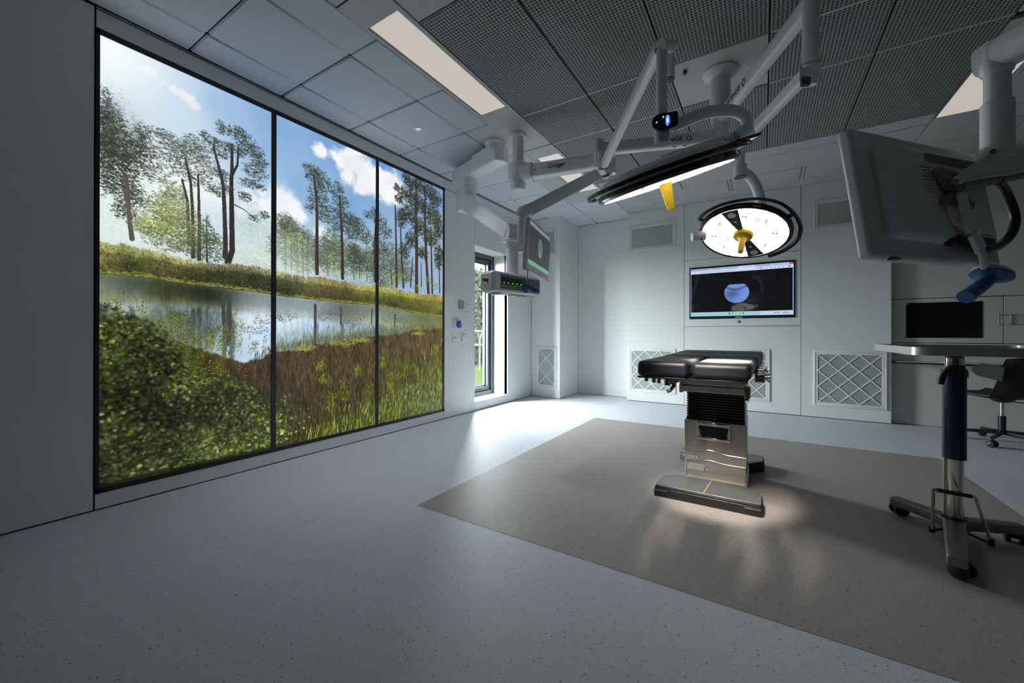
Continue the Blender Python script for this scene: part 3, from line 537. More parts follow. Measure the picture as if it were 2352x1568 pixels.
    for ps in range(3):
        for k in range((5200, 4200, 2400)[ps]):
            i = R.randrange(0, int(xmax) + 60)
            if i > xmax - 140 + R.gauss(0, 75): continue
            i = min(i, W_ - 1); e_ = ed[min(i, W_ - 1)]; y = e_ - 16 + (H_ - e_) * R.random()
            if y >= H_: continue
            sh_ = shade[int(y), min(i, W_ - 1)]; dp = dep[int(max(y, 0)), min(i, W_ - 1)]
            if ps == 2 and R.random() > sh_ * (1.05 - .6 * dp): continue
            q = R.random()
            c = (66, 78, 34) if q < .35 else (40, 50, 26) if q < .62 else (86, 92, 66) if q < .84 else (96, 112, 28) if q < .95 else (138, 140, 104)
            if ps == 2: c = (138, 156, 44) if q < .4 else (120, 128, 84) if q < .8 else (188, 188, 140)
            c = np.array(c) / 255 * (.55 + .6 * R.random()) * (.55 + .75 * sh_) * (1 - .28 * dp); s_ = (9, 8, 6)[ps] * (.6 + .9 * R.random())
            P.dab(i, y, s_, s_ * (.42 + .4 * R.random()), R.gauss(.6, .8), np.clip(c, 0, 1), (.6, .6, .7)[ps], .75 if ps < 2 else 1)
    # the bush is out of focus: soften it
    reg = P.im.copy()
    for ax in (0, 1):
        a = reg; reg = (np.roll(a, 2, ax) + np.roll(a, 1, ax) + a + np.roll(a, -1, ax) + np.roll(a, -2, ax)) / 5
    P.im[:] = P.im * (1 - mk) + reg * mk
    # light fog near the sun, final gentle lift
    x, y = T1((0.685,2.831)); m = np.exp(-(((xx - x) / 210) ** 2 + ((yy - y) / 170) ** 2))[..., None] * .45; P.im[:] = P.im * (1 - m) + m
    return P.im[::-1]
def paint_browser(W_, H_, bars=((.90, 1.0), (.0, .085)), small=False):
    im = np.zeros((H_, W_, 3), np.float32); R = random.Random(3); Y = lambda v: int(v * H_); X = lambda v: int(v * W_)
    im[:] = (.055, .058, .072)
    im[Y(.955):] = (.66, .72, .88); im[Y(.895):Y(.955)] = (.80, .84, .95); im[:Y(.085), :] = (.62, .80, .84); im[:Y(.085), X(.7):] = (.74, .82, .93)
    im[Y(.085):Y(.895), :X(.007)] = (.62, .68, .9); im[Y(.085):Y(.895), X(.993):] = (.62, .68, .9)
    def blk(x, y, w_, h_, c): im[Y(y):max(Y(y) + 1, Y(y + h_)), X(x):max(X(x) + 1, X(x + w_))] = c
    for a, b in ((.09, .18), (.23, .31), (.37, .48), (.53, .62), (.68, .80)):
        for k in range(14): blk(a + (b - a) * k / 14, .968 + .006 * R.random(), .005, .012, (.45, .48, .62))
    blk(.50, .958, .145, .042, (.82, .86, .96))
    for k in range(14): blk(.53 + .007 * k, .972, .005, .010, (.5, .53, .66))
    for k in range(30): blk(.10 + .012 * k, .918, .008, .010, (.58, .62, .74))
    for k in range(7): blk(.68 + .037 * k, .918, .012, .018, (.55, .58, .7))
    blk(.70, .918, .013, .02, (.75, .12, .6)); blk(.955, .915, .018, .028, (.2, .55, .85)); blk(.965, .963, .035, .037, (.86, .12, .20)); blk(.979, .975, .007, .01, (1, .9, .9))
    blk(.015, .97, .01, .02, (.3, .35, .5)); blk(.04, .97, .012, .015, (.35, .4, .5)); blk(.072, .968, .012, .02, (.1, .5, .6))
    for k, c in enumerate(((.1, .45, .85), (.45, .6, .65), (.85, .65, .1), (.75, .35, .2), (.1, .5, .8))): blk(.395 + .035 * k, .028, .016, .036, c)
    blk(.470, .036, .008, .018, (.55, .8, .4)); blk(.503, .04, .008, .014, (.95, .95, .95))
    for a in (.83, .85, .865): blk(a, .035, .010, .024, (.4, .45, .6))
    for k in range(9): blk(.905 + .007 * k, .045, .005, .010, (.45, .5, .62)); blk(.905 + .007 * k, .026, .005, .010, (.45, .5, .62))
    yy, xx = np.mgrid[0:H_, 0:W_].astype(np.float32); asp = W_ / H_; u_ = (xx / W_ - .475) * 1.72 ; v_ = (yy / H_ - .465)
    d = np.hypot(u_, v_) ; m = np.clip((.215 - d) * 120, 0, 1) * np.clip((.175 - v_) * 150, 0, 1)
    g_ = fbm(W_, H_, 5, 4, 4, 5); c = np.stack([.36 + .12 * g_, .47 + .14 * g_, .74 + .16 * g_], -1); arc = np.exp(-((v_ - .065 - u_ * u_ * 1.6 - .1 * np.maximum(u_, 0)) / .02) ** 2)[..., None] * .75
    c = c * (1 - arc * .8) + np.array((.2, .22, .26)) * arc * .8; lowd = np.exp(-(((u_ + .08) / .12) ** 2 + ((v_ + .02) / .08) ** 2))[..., None] * .35; c = c * (1 - lowd)
    return np.where(m[..., None] > 0, im * (1 - m[..., None]) + c * m[..., None], im)
def paint_small(W_=260, H_=170):
    im = np.zeros((H_, W_, 3), np.float32); im[:] = (.20, .20, .215); im[int(H_ * .55):] *= .88; im[int(H_ * .93):] = (.50, .60, .62); im[:int(H_ * .11)] = (.45, .68, .60)
    im[int(H_ * .90):int(H_ * .93), :] = (.33, .38, .39); im[int(H_ * .93):, int(W_ * .95):] = (.7, .12, .14)
    yy, xx = np.mgrid[0:H_, 0:W_].astype(np.float32); u_ = (xx / W_ - .50) / .12; v_ = (yy / H_ - .53) / .26
    m = np.clip((1 - np.hypot(u_, v_)) * 9, 0, 1)[..., None]; return im * (1 - m) + np.array((.47, .56, .58)) * (.8 + .2 * np.clip(-v_, 0, 1))[..., None] * m

# ================================================================== things
# ------------------------------------------------------------------ ventilation grilles in the walls
def vent(label, x0, x1, z0, z1, y, lattice, group):
    t = thing('air_vent', label, 'vent', ((x0 + x1) / 2, y, z0), group)
    b = .043; F = MB()
    def rg(m, a0, a1, b0, b1, t_, ya, yb): m.box(a0, a0 + t_, ya, yb, b0, b1).box(a1 - t_, a1, ya, yb, b0, b1).box(a0 + t_, a1 - t_, ya, yb, b0, b0 + t_).box(a0 + t_, a1 - t_, ya, yb, b1 - t_, b1)
    rg(F, x0, x1, z0, z1, b * .42, y - .012, y); rg(F, x0 + b * .48, x1 - b * .48, z0 + b * .48, z1 - b * .48, b * .52, y - .009, y)
    obj('frame', F, WHITE2 if lattice else WALL, t, bev=.002, seg=1)
    gx0, gx1, gz0, gz1 = x0 + b, x1 - b, z0 + b, z1 - b
    obj('grille', MB().box(gx0 - .003, gx1 + .003, y - .004, y, gz0 - .003, gz1 + .003), GRL if lattice else GRLX, t)
    if lattice:
        W_, H_ = gx1 - gx0, gz1 - gz0; nx, nz = lattice; ax, az = W_ / nx, H_ / nz
        segs = set()
        # diagonal bars of a diamond lattice, clipped to the opening
        for sgn in (1, -1):
            for k in range(-nz, nx + nz):
                # line through (k*ax, 0) with slope sgn*az/ax
                pts = []
                xa = k * ax if sgn > 0 else (k + 1) * ax
                lo = max(0, (0 - xa) / ax * sgn if sgn > 0 else (xa - W_) / ax); hi = min(nz, (W_ - xa) / ax if sgn > 0 else xa / ax)
                if hi - lo < .2: continue
                p = [(gx0 + xa + sgn * q * ax, gz0 + q * az) for q in (lo, hi)]
                bar = MB(); yb = y - (.006 if sgn > 0 else .0072); a = Vector((p[0][0], yb, p[0][1])); c = Vector((p[1][0], yb, p[1][1])); d = c - a
                bar.obox((a + c) / 2, d, d.cross(Vector((0, 1, 0))), (0, 1, 0), d.length / 2, .0065, .003)
                obj('lattice_bar', bar, WHITE2, t)
    else:
        for k in range(2): obj('rim_screw', MB().cyl((x0 + b * .7, y - .010, z0 + (z1 - z0) * (.25 + .5 * k)), (x0 + b * .7, y - .0085, z0 + (z1 - z0) * (.25 + .5 * k)), .004, n=8), GREYP, t)
    return t
G1, G2 = 'square lattice return vents low on the walls', 'flat air vents high on the walls'
vent('lattice vent low on the back wall left of the operating table, partly behind its pads', -1.803, -1.107, .155, .840, YB, (3, 3), G1)
vent('lattice vent low on the back wall behind the right side of the operating table', -.622, .079, .153, .860, YB, (3, 3), G1)
vent('lattice vent low on the back wall beside the dark alcove', .551, 1.245, .157, .851, YB, (3, 3), G1)
vent('narrow lattice vent low on the corner wall next to the tall window', -3.238, -2.859, .171, .851, 5.893, (1, 2), G1)
vent('flat vent high on the back wall left of the round lamp', -1.805, -1.107, 2.385, 2.772, YB, None, G2)
vent('flat vent high on the back wall half behind the nearest monitor', .548, 1.244, 2.397, 2.762, YB, None, G2)
vent('narrow vent high on the corner wall behind the small monitor', -3.238, -2.859, 2.36, 2.80, 5.893, None, G2)

# ------------------------------------------------------------------ left wall switches and sockets
t = thing('wall_dispenser', 'small grey perforated holder with loose wires on the wall above the blue button', 'holder', (XL, 4.02, 1.38))
obj('backplate', MB().box(XL, XL + .012, 3.972, 4.066, 1.385, 1.492), mat('grey_holder', (.34, .34, .32), .5, bump=.4, scale=300), t, bev=.003)
for pts in ([(4.06, 1.46), (4.12, 1.47), (4.15, 1.44), (4.22, 1.435)], [(4.06, 1.40), (4.10, 1.41), (4.13, 1.455), (4.19, 1.45)], [(4.0, 1.386), (4.03, 1.36), (4.10, 1.352), (4.17, 1.36)]):
    obj('wire', MB().tube([(XL + .01 + .012 * math.sin(k), p[0], p[1]) for k, p in enumerate(pts)], .0016, n=5), GREYP, t)
t = thing('call_button', 'blue oval button hanging on a white wall plate beside the landscape display', 'button', (XL, 3.95, 1.13))
obj('backplate', MB().box(XL, XL + .014, 3.872, 3.965, 1.135, 1.232), WHITE2, t, bev=.004)
bl = obj('blue_cover', MB().lathe([(.0001, 0), (.044, 0), (.05, .012), (.044, .03), (.02, .04), (.0001, .042)], (XL + .014, 3.955, 1.18), (1, .15, 0)), BLUEP, t); bl['label'] = 'blue oval cover'
obj('white_dot', MB().lathe([(.0001, .0), (.012, 0), (.011, .004), (.0001, .005)], (XL + .054, 3.968, 1.193), (1, .15, 0), n=16), WHITE, t)
t = thing('power_socket', 'white wall socket with two dark holes below the blue button', 'socket', (XL, 3.90, .965))
obj('faceplate', MB().box(XL, XL + .009, 3.855, 3.952, .963, 1.053), WHITE2, t, bev=.003)
for q in (-.010, .012): obj('pin_hole', MB().cyl((XL + .0085, 3.903 + q, 1.01), (XL + .0095, 3.903 + q, 1.01), .008, n=10), BLACK, t)
t = thing('light_switch', 'white rocker switch plate beside the wall socket', 'switch', (XL, 4.09, .965))
obj('faceplate', MB().box(XL, XL + .009, 4.042, 4.132, .963, 1.053), WHITE2, t, bev=.003)
obj('rocker', MB().box(XL + .009, XL + .014, 4.062, 4.112, .978, 1.038), WHITE2, t, bev=.003)

# ------------------------------------------------------------------ ceiling fittings
t = thing('downlight', 'small round recessed spotlight in the ceiling tile tinted by display glow', 'downlight', (-2.755, 2.688, CEIL))
obj('bezel', MB().lathe([(.028, .004), (.030, -.006), (.044, -.008), (.050, 0), (.044, .004)], (-2.755, 2.688, CEIL), (0, 0, 1), loop=True), WHITE, t)
obj('lamp_lens', MB().lathe([(.0001, -.004), (.016, -.004), (.028, .002), (.0001, .003)], (-2.755, 2.688, CEIL)), mat('downlight_lens', (.6, .6, .65), .2, emit=(.75, .8, 1.0), es=.5), t)
dl = bpy.data.lights.new('added_floor_beam', 'SPOT'); dl.energy = 95; dl.spot_size = 1.7; dl.spot_blend = 1.0; dl.shadow_soft_size = .03; dl.color = (.86, .90, 1.0)  # beam added to brighten the left floor; the fitting itself looks off
do = bpy.data.objects.new('added_floor_beam', dl); COL.objects.link(do); do.location = (-2.755, 2.688, CEIL - .012)
t = tag(obj('sprinkler_cap', MB().lathe([(.0001, -.035), (.010, -.03), (.016, -.012), (.012, 0), (.0001, 0)], (-.485, 3.135, CEIL), n=14), BLUEP, loc=(-.485, 3.135, CEIL)), 'tiny blue cap hanging from the ceiling plate near the white lamp column', 'cap')

# ------------------------------------------------------------------ operating table
OT = thing('operating_table', 'steel operating table with black padded top standing on the taupe floor rectangle', 'operating table', (-.29, 3.2, 0))
RUB = mat('black_rubber', (.016, .017, .020), .42); FOOTG = mat('foot_cover_grey', (.19, .20, .20), .38, metal=.6)
LEATH = mat('black_upholstery', (.006, .008, .013), .50, var=.2, bump=.22, scale=22, spec=.6)
ff = [(-.597, 2.687), (-.002, 2.687), (.004, 2.70), (.004, 2.857), (-.084, 2.966), (-.520, 2.960), (-.590, 2.894), (-.604, 2.70)]
bf = [(-.597, 3.80), (.002, 3.80), (.012, 3.78), (.012, 3.62), (-.075, 3.51), (-.52, 3.51), (-.59, 3.60), (-.604, 3.78)]
for P in (ff, bf):
    cx = sum(p[0] for p in P) / 8; cy = sum(p[1] for p in P) / 8; sc = lambda k: [(cx + (p[0] - cx) * k, cy + (p[1] - cy) * k) for p in P]
    fo = obj('foot', MB().prism([(x, y, 0) for x, y in P], (0, 0, .056)), RUB, OT, bev=.006)
    obj('foot_rim', MB().prism([(x, y, .056) for x, y in sc(.985)], (0, 0, .012)), RUB, fo, bev=.004)
    fc = obj('foot_cover', MB().prism([(x, y, .068) for x, y in sc(.97)], (0, 0, .009)), FOOTG, fo, bev=.003); fc['label'] = 'grey metal top plate'
    for xx in (-.56, -.05):
        yy = P[0][1] if P is ff else P[0][1]
        obj('silver_strip', MB().box(xx - .042, xx + .042, yy - .0025, yy + .004, .040, .046), CHROME, fo)
obj('seam_line', MB().prism([(-.31, 2.70, .0772), (-.306, 2.70, .0772), (-.285, 2.95, .0772), (-.289, 2.95, .0772)], (0, 0, .0006)), YEL, OT)
obj('base_plate', MB().box(-.455, -.085, 2.93, 3.60, .004, .062), STEEL, OT, bev=.006)
X0, X1, YC = -.468, -.092, 3.052
obj('column', MB().box(X0, X1, YC, 3.47, .05, .452), STEEL, OT, bev=.01)
def wave(zt, za, zb, off):
    n = 24; xs_ = [X0 + (X1 - X0) * k / n for k in range(n + 1)]
    def zz(x):
        q = (x - X0) / (X1 - X0); s_ = 1 / (1 + math.exp(-(q - .6) * 16)); return za * (1 - s_) + zb * s_ + .012 * math.exp(-((q - .42) / .16) ** 2)
    return [(X0 - .004, YC - off, zt), (X1 + .004, YC - off, zt)] + [(x, YC - off, zz(x)) for x in xs_[::-1]]
obj('upper_cover', MB().prism(wave(.452, .243, .236, .014), (0, .015, 0)), STEEL, OT, bev=.003)
obj('lower_cover', MB().prism(wave(.25, .172, .170, .008), (0, .009, 0)), STEEL, OT, bev=.002)
for za, zb, of in ((.243, .236, .0145), (.172, .170, .0085)): obj('edge_glint', MB().tube([(p[0], YC - of, p[2]) for p in wave(.3, za, zb, 0)[2:]], .0022, n=6), CHROME, OT)  # bright bead added as a highlight, since the edges vanish in flat light
h = obj('handle_recess', MB().box(-.392, -.178, YC - .026, YC - .010, .325, .345).box(-.392, -.178, YC - .028, YC - .010, .425, .447).box(-.392, -.372, YC - .024, YC - .010, .345, .425).box(-.198, -.178, YC - .024, YC - .010, .345, .425), CHROME, OT, bev=.006)
obj('recess_cavity', MB().prism([(-.374, YC - .0165, .418), (-.196, YC - .0165, .418), (-.205, YC - .0165, .345), (-.36, YC - .0165, .345)], (0, .002, 0)), BLACK, h)
B = MB(); R_ = []
def rrect(x0, x1, y0, y1, z, r=.02, seg=4):
    q = []
    for cx, cy, a0 in ((x1 - r, y1 - r, 0), (x0 + r, y1 - r, PI / 2), (x0 + r, y0 + r, PI), (x1 - r, y0 + r, 1.5 * PI)):
        for k in range(seg + 1): a = a0 + PI / 2 * k / seg; q.append(Vector((cx + r * math.cos(a), cy + r * math.sin(a), z)))
    return q
nf = 10
for k in range(nf * 6 + 1):
    z = .463 + (.645 - .463) * k / (nf * 6); d = .011 * (1 - math.cos(2 * PI * k / 6)) / 2
    d = .013 * abs(math.sin(PI * k / 6)) ** .7
    R_.append(rrect(X0 + .018 - d, X1 - .018 + d, YC + .014 - d, 3.47 - .016 + d, z))
B.rings(R_); obj('bellows', B, mat('black_bellows', (.022, .021, .020), .24), OT, sharp=80)
obj('bellows_collar', MB().box(X0 + .006, X1 - .006, YC + .003, 3.47, .450, .466), BLACK, OT, bev=.004)
obj('lower_frame', MB().box(-.487, -.093, 3.045, 3.56, .648, .692), SATIN, OT, bev=.003)
obj('frame_gap', MB().box(-.48, -.10, 3.06, 3.55, .690, .702), YEL, OT)
obj('upper_frame', MB().box(-.487, -.093, 3.045, 3.62, .699, .745), SATIN, OT, bev=.003)
obj('frame_head', MB().box(-.475, -.10, 3.08, 3.9, .745, .79), SATIN, OT, bev=.003)
lp = MB().prism([(-.664, 2.502, .797), (-.372, 2.500, .797), (-.362, 3.30, .797), (-.664, 3.30, .797)], (0, 0, .092))
rp = MB().prism([(-.350, 2.500, .797), (-.054, 2.500, .797), (-.036, 3.30, .797), (-.345, 3.30, .797)], (0, 0, .089))
obj('leg_pad', lp, LEATH, OT, bev=.026, seg=5); obj('leg_pad', rp, LEATH, OT, bev=.026, seg=5)
obj('leg_plate', MB().box(-.662, -.385, 2.515, 3.28, .783, .795), BLACK, OT, bev=.003); obj('leg_plate', MB().box(-.345, -.07, 2.515, 3.28, .783, .795), BLACK, OT, bev=.003)
obj('seat_pad', MB().prism([(-.667, 3.315, .797), (-.032, 3.315, .797), (-.010, 3.95, .797), (-.682, 3.95, .797)], (0, 0, .094)), LEATH, OT, bev=.024, seg=5)
obj('back_pad', MB().prism([(-.685, 3.96, .797), (-.008, 3.96, .797), (.004, 4.55, .797), (-.700, 4.55, .797)], (0, 0, .096)), LEATH, OT, bev=.024, seg=5)
obj('top_plate', MB().box(-.66, -.03, 3.315, 4.53, .775, .795), BLACK, OT, bev=.003)
for x in (-.700, .016):
    rl = obj('side_rail', MB().box(x - .006, x + .006, 3.32, 4.5, .785, .812), CHROME, OT, bev=.002)
    for yy in (3.36, 3.6, 3.9, 4.2): obj('rail_spacer', MB().cyl((x + (.012 if x < -.3 else -.012), yy, .797), (x + (.04 if x < -.3 else -.05), yy, .797), .010, n=10), CHROME, rl)
for k, (yy, s_) in enumerate(((3.12, 1), (3.26, .8), (3.42, .9), (3.58, .7))):
    cl = obj('rail_clamp', MB().box(-.045, .012, yy - .03 * s_, yy + .03 * s_, .735 + .014 * k, .79), CHROME, OT, bev=.005)
    obj('clamp_knob', MB().cyl((.010, yy, .765 + .012 * k), (.045 - .005 * k, yy, .768 + .012 * k), .012 * s_, .009, n=12), CHROME, cl)
    obj('clamp_lever', MB().tube([(.02, yy - .015, .755 + .012 * k), (.04, yy - .04, .745 + .014 * k), (.035, yy - .075, .75 + .016 * k)], .005, n=7), CHROME, cl)
hb = obj('hinge_block', MB().box(-.105, -.068, 3.03, 3.10, .632, .705), mat('brass_plated', (.46, .37, .2), .25, metal=1), OT, bev=.004)
obj('hinge_bolt', MB().cyl((-.086, 3.03, .61), (-.086, 3.09, .635), .011, n=12), CHROME, hb)
hb = obj('hinge_block', MB().box(-.505, -.483, 3.03, 3.10, .64, .745), STEEL, OT, bev=.004); obj('hinge_bolt', MB().box(-.507, -.502, 3.04, 3.07, .655, .69), YEL, hb)
for x, y, r_, zz in ((-.628, 2.60, .012, .755), (-.59, 2.64, .014, .745), (-.555, 2.62, .012, .745), (-.505, 2.62, .019, .735)):
    obj('hinge_barrel', MB().cyl((x, y, .783), (x, y, zz), r_, n=14), CHROME, OT)
obj('hinge_bracket', MB().prism([(-.49, 2.62, .783), (-.42, 2.62, .783), (-.44, 2.62, .757), (-.47, 2.62, .742), (-.49, 2.62, .742)], (0, .05, 0)), STEEL, OT, bev=.002)
obj('crank_lever', MB().tube([(-.468, 2.63, .745), (-.468, 2.61, .728), (-.485, 2.60, .705), (-.505, 2.59, .698)], [.012, .011, .010, .011], n=9), CHROME, OT)
WLAB = mat('white_label', (.74, .74, .74), .5)
lb = obj('asset_label', MB().box(-.466, -.386, YC - .0115, YC - .008, .180, .202), WLAB, OT); lb['label'] = 'white asset sticker with black number'
text('AEM', .016, (-.451, YC - .0118, .191), (1, 0, 0), (0, 0, 1), INK, lb, wx=1.1); text('012585', .0125, (-.4125, YC - .0118, .191), (1, 0, 0), (0, 0, 1), INK, lb)
lb = obj('rating_label', MB().box(-.452, -.346, YC - .003, YC - .0005, .100, .146), WLAB, OT, bev=.001); lb['label'] = 'white rating sticker with tiny print'
for k in range(4): obj('print_line', MB().box(-.446, -.40 + .012 * (k % 2), YC - .0034, YC - .003, .134 - .009 * k, .1365 - .009 * k), mat('grey_print', (.4, .4, .4), .6) if k == 0 else bpy.data.materials['grey_print'], lb)
obj('print_mark', MB().box(-.448, -.442, YC - .0034, YC - .003, .139, .144), INK, lb)
lb = obj('round_sticker', MB().cyl((-.326, YC - .003, .118), (-.326, YC - .0005, .118), .0135, n=24), WLAB, OT)
obj('blue_ring', MB().lathe([(.010, 0), (.0135, 0), (.0135, .001), (.010, .001)], (-.326, YC - .0031, .118), (0, -1, 0), n=24, loop=True), mat('sticker_blue', (.06, .16, .6), .5), lb)
obj('side_button', MB().box(X0 - .008, X0, 3.10, 3.16, .20, .245), BLACK, OT, bev=.003)

# ------------------------------------------------------------------ shared: caster, tapered twin-axis wheel pair
def caster(parent, x, y, ang, r=.036, mbk=BLACK):
    d = Vector((math.cos(ang), math.sin(ang), 0)); s_ = Vector((-d.y, d.x, 0)); c = Vector((x, y, r))
    c_ = obj('caster', MB().ball(c + Z * .012, r * .75, n=14, m=8).cyl((x, y, r), (x, y, r * 2.4), .010, n=10), mbk, parent)
    for q in (-1, 1): obj('wheel', MB().lathe([(.0001, -.010), (r * .8, -.010), (r, -.004), (r, .006), (r * .82, .011), (.004, .011), (.0001, .013)], c + s_ * q * .024, s_ * q, n=22), mbk, c_)
    return c_

# ------------------------------------------------------------------ instrument table (front right)
IT = thing('instrument_table', 'wheeled instrument table with dark blue column and wide steel tray', 'instrument table', (.833, 2.941, 0))
T0, T1, T2, T3, TZ = .540, 1.10, 2.32, 3.075, 1.0
tr = MB(); tk = .034
rim = [rrect(T0, T1, T2, T3, z, r=.055, seg=6) for z in (TZ - tk, TZ)] + [rrect(T0 + .012, T1 - .012, T2 + .012, T3 - .012, z, r=.045, seg=6) for z in (TZ, TZ - .018)]
tr.rings(rim); obj('tray', tr, ALU, IT, sharp=50)
CXY = (.833, 2.941)
def it_cyl(name, z0, z1, r0, m, r1=None, n=40, bev=0): return obj(name, MB().cyl((*CXY, z0), (*CXY, z1), r0, r1, n=n), m, IT, bev=bev)
obj('tray_bracket', MB().box(.64, 1.03, 2.85, 3.03, .948, .966), STEEL, IT, bev=.004)
it_cyl('bronze_cone', .934, .962, .036, mat('bronze_collar', (.20, .13, .08), .35, metal=.8), .025)
it_cyl('steel_collar', .900, .934, .036, CHROME)
obj('black_cap', MB().lathe([(.0001, .9), (.037, .9), (.038, .884), (.047, .872), (.049, .862), (.049, .838), (.0001, .838)], (*CXY, 0), n=40), BLACK, IT)
NAVY = mat('navy_sleeve', (.012, .020, .075), .34, var=.01)
sl = it_cyl('column_sleeve', .418, .842, .0435, NAVY, n=48); sl['label'] = 'dark blue painted sleeve'
it_cyl('inner_column', .115, .43, .034, CHROME, n=48); obj('column_rib', MB().box(.792, .803, 2.93, 2.95, .12, .42), STEEL, IT, bev=.002)
it_cyl('base_collar', .108, .122, .045, BLACK)
obj('clamp_handle', MB().tube([(.80, 2.90, .885), (.782, 2.895, .85), (.772, 2.89, .82), (.768, 2.888, .80)], [.010, .012, .0145, .015], n=12), BLACK, IT)
obj('handle_boss', MB().cyl((.815, 2.915, .88), (.79, 2.90, .88), .014, n=12), BLACK, IT)
LEGM = mat('cast_aluminium', (.24, .245, .25), .38, metal=.75)
def leg(p, wd0, wd1):
    d = (Vector(p) - Vector(CXY)).to_3d(); d.z = 0; L_ = d.length; d.normalize(); a = Vector((*CXY, .088)) - d * .03; b = Vector((p[0], p[1], .092))
    return obj('leg', MB().beam(a, b, wd0, .050, wd1, .044, rad=.2), LEGM, IT, bev=.004)
for p, cpos in (((.645, 3.14), (.712, 3.20)), ((.695, 2.42), (.752, 2.545)), ((1.085, 3.015), (1.075, 3.10))):
    leg(p, .088, .062); dv = Vector(p) - Vector(CXY); caster(IT, cpos[0] * .45 + p[0] * .55 if p[1] > 2.5 else p[0] + .035, cpos[1] * .6 + p[1] * .4 if p[1] > 2.5 else p[1] + .075, math.atan2(dv.y, dv.x) + 1.1, r=.036)
obj('hub_casting', MB().prism([(CXY[0] + .062 * math.cos(a), CXY[1] + .062 * math.sin(a), .062) for a in [PI * 2 * k / 12 for k in range(12)]], (0, 0, .05)), LEGM, IT, bev=.008)
pa, pb, pc, pd = Vector((.740, 2.895, .045)), (0.703,2.729,0.301), (0.874,2.837,0.264), Vector((.935, 2.86, .045))
pb, pc = Vector(pb), Vector(pc)
obj('foot_bar', MB().tube([pa, pa * .1 + pb * .9, pb, pb * .85 + pc * .15], .007, n=9).tube([pd, pd * .1 + pc * .9, pc, pc * .9 + pb * .1], .007, n=9), CHROME, IT)
obj('foot_grip', MB().tube([pb * .9 + pc * .1, pc * .9 + pb * .1], .010, n=12), BLACK, IT)
for q in (pa, pd): obj('pedal_joint', MB().cyl(q - Z * .012, q + Z * .022, .012, n=12).cyl(q, q + (Vector((*CXY, .06)) - q) * .6, .006, n=8), BLACK, IT)

# ------------------------------------------------------------------ swivel chair by the alcove
SCH = thing('swivel_chair', 'black shell swivel chair on a five-star base by the desk', 'chair', (1.978, 5.842, 0))
CB = mat('black_chair_shell', (.010, .010, .011), .55); CF = mat('black_chair_fabric', (.022, .022, .023), .85)
cc = Vector((1.978, 5.842, 0)); fw = Vector((-.55, .83, 0)).normalized(); sd = Vector((fw.y, -fw.x, 0))   # seat faces the left
prof = [(.29, .455), (.24, .448), (.12, .435), (0, .428), (-.10, .435), (-.175, .475), (-.215, .55), (-.235, .65), (-.25, .76), (-.262, .83), (-.265, .85)]
def shell(th, wmul=1.0, lift=0.0):
    top, bot = [], []
    n = 14
    for i, (q, z) in enumerate(prof):
        wv = (.20 + .05 * math.sin(PI * min(1, i / 8.0)) - (.03 * max(0, i - 8) / 2.0)) * wmul
        row = []
        for k in range(n + 1):
            s_ = -1 + 2 * k / n; cur = abs(s_) ** 2.6
            back = i >= 5
            off = fw * (.10 * cur if back else 0) + Z * (.035 * cur if not back else -.02 * cur)
            row.append(cc + fw * q + sd * (s_ * wv) + Z * (z + lift) + off)
        top.append(row)
    for i in range(len(top)):
        row = []
        for k in range(n + 1):
            di = top[min(i + 1, len(top) - 1)][k] - top[max(i - 1, 0)][k]; dk = top[i][min(k + 1, n)] - top[i][max(k - 1, 0)]
            nn = di.cross(dk).normalized(); row.append(top[i][k] + nn * th)
        bot.append(row)
    m = MB(); A = len(top); N = n + 1; vs = [p for r_ in top for p in r_] + [p for r_ in bot for p in r_]; fs = []
    for s0 in (0, A * N):
        for i in range(A - 1):
            for k in range(n): fs.append((s0 + i * N + k, s0 + i * N + k + 1, s0 + (i + 1) * N + k + 1, s0 + (i + 1) * N + k))
    for i in range(A - 1):
        for k in (0, n): fs.append((i * N + k, (i + 1) * N + k, A * N + (i + 1) * N + k, A * N + i * N + k))
    for k in range(n):
        for i in (0, A - 1): fs.append((i * N + k, i * N + k + 1, A * N + i * N + k + 1, A * N + i * N + k))
    return m.add(vs, fs)
obj('seat_shell', shell(.014), CB, SCH, sharp=60)
o_ = obj('seat_cushion', MB().beam(cc + fw * .26 + Z * .468, cc - fw * .12 + Z * .455, .36, .03, .34, .03, rad=.45), CF, SCH, bev=.006)
for q in (-1, 1): obj('arm_wing', MB().prism([cc + sd * q * .245 + fw * a + Z * b for a, b in ((-.22, .76), (-.05, .78), (.03, .75), (.05, .71), (.0, .66), (-.2, .62))], sd * q * .012), CF, SCH, bev=.005)
obj('mechanism', MB().lathe([(.0001, .43), (.09, .43), (.06, .405), (.03, .395), (.0001, .395)], cc), BLACK, SCH)
obj('gas_lift', MB().cyl(cc + Z * .25, cc + Z * .40, .0145, n=18), CHROME, SCH); obj('lift_sleeve', MB().cyl(cc + Z * .085, cc + Z * .265, .027, n=20), BLACK, SCH)
obj('height_lever', MB().tube([cc + Z * .40, cc - sd * -.12 + Z * .40, cc - sd * -.24 - fw * .05 + Z * .385], .005, n=7), BLACK, SCH)
a0 = math.atan2(5.575 - 5.842, 1.828 - 1.978)
for k in range(5):
    a = a0 + 2 * PI * k / 5; d = Vector((math.cos(a), math.sin(a), 0))
    obj('base_arm', MB().beam(cc + Z * .105, cc + d * .31 + Z * .085, .046, .045, .028, .024, rad=.4), BLACK, SCH)
    caster(SCH, *(cc + d * .31).xy, a + 1.3, r=.030)
rt = obj('red_tab', MB().box(-.012, .012, -.004, .004, 0, .008), mat('red_tab', (.5, .02, .02), .5), SCH); rt.location = fw * .285 + Z * .462; rt['label'] = 'tiny red tab'
BASE[rt.name] = Vector((0, 0, 0)); rt.data.transform(Matrix.Translation(BASE['swivel_chair']))

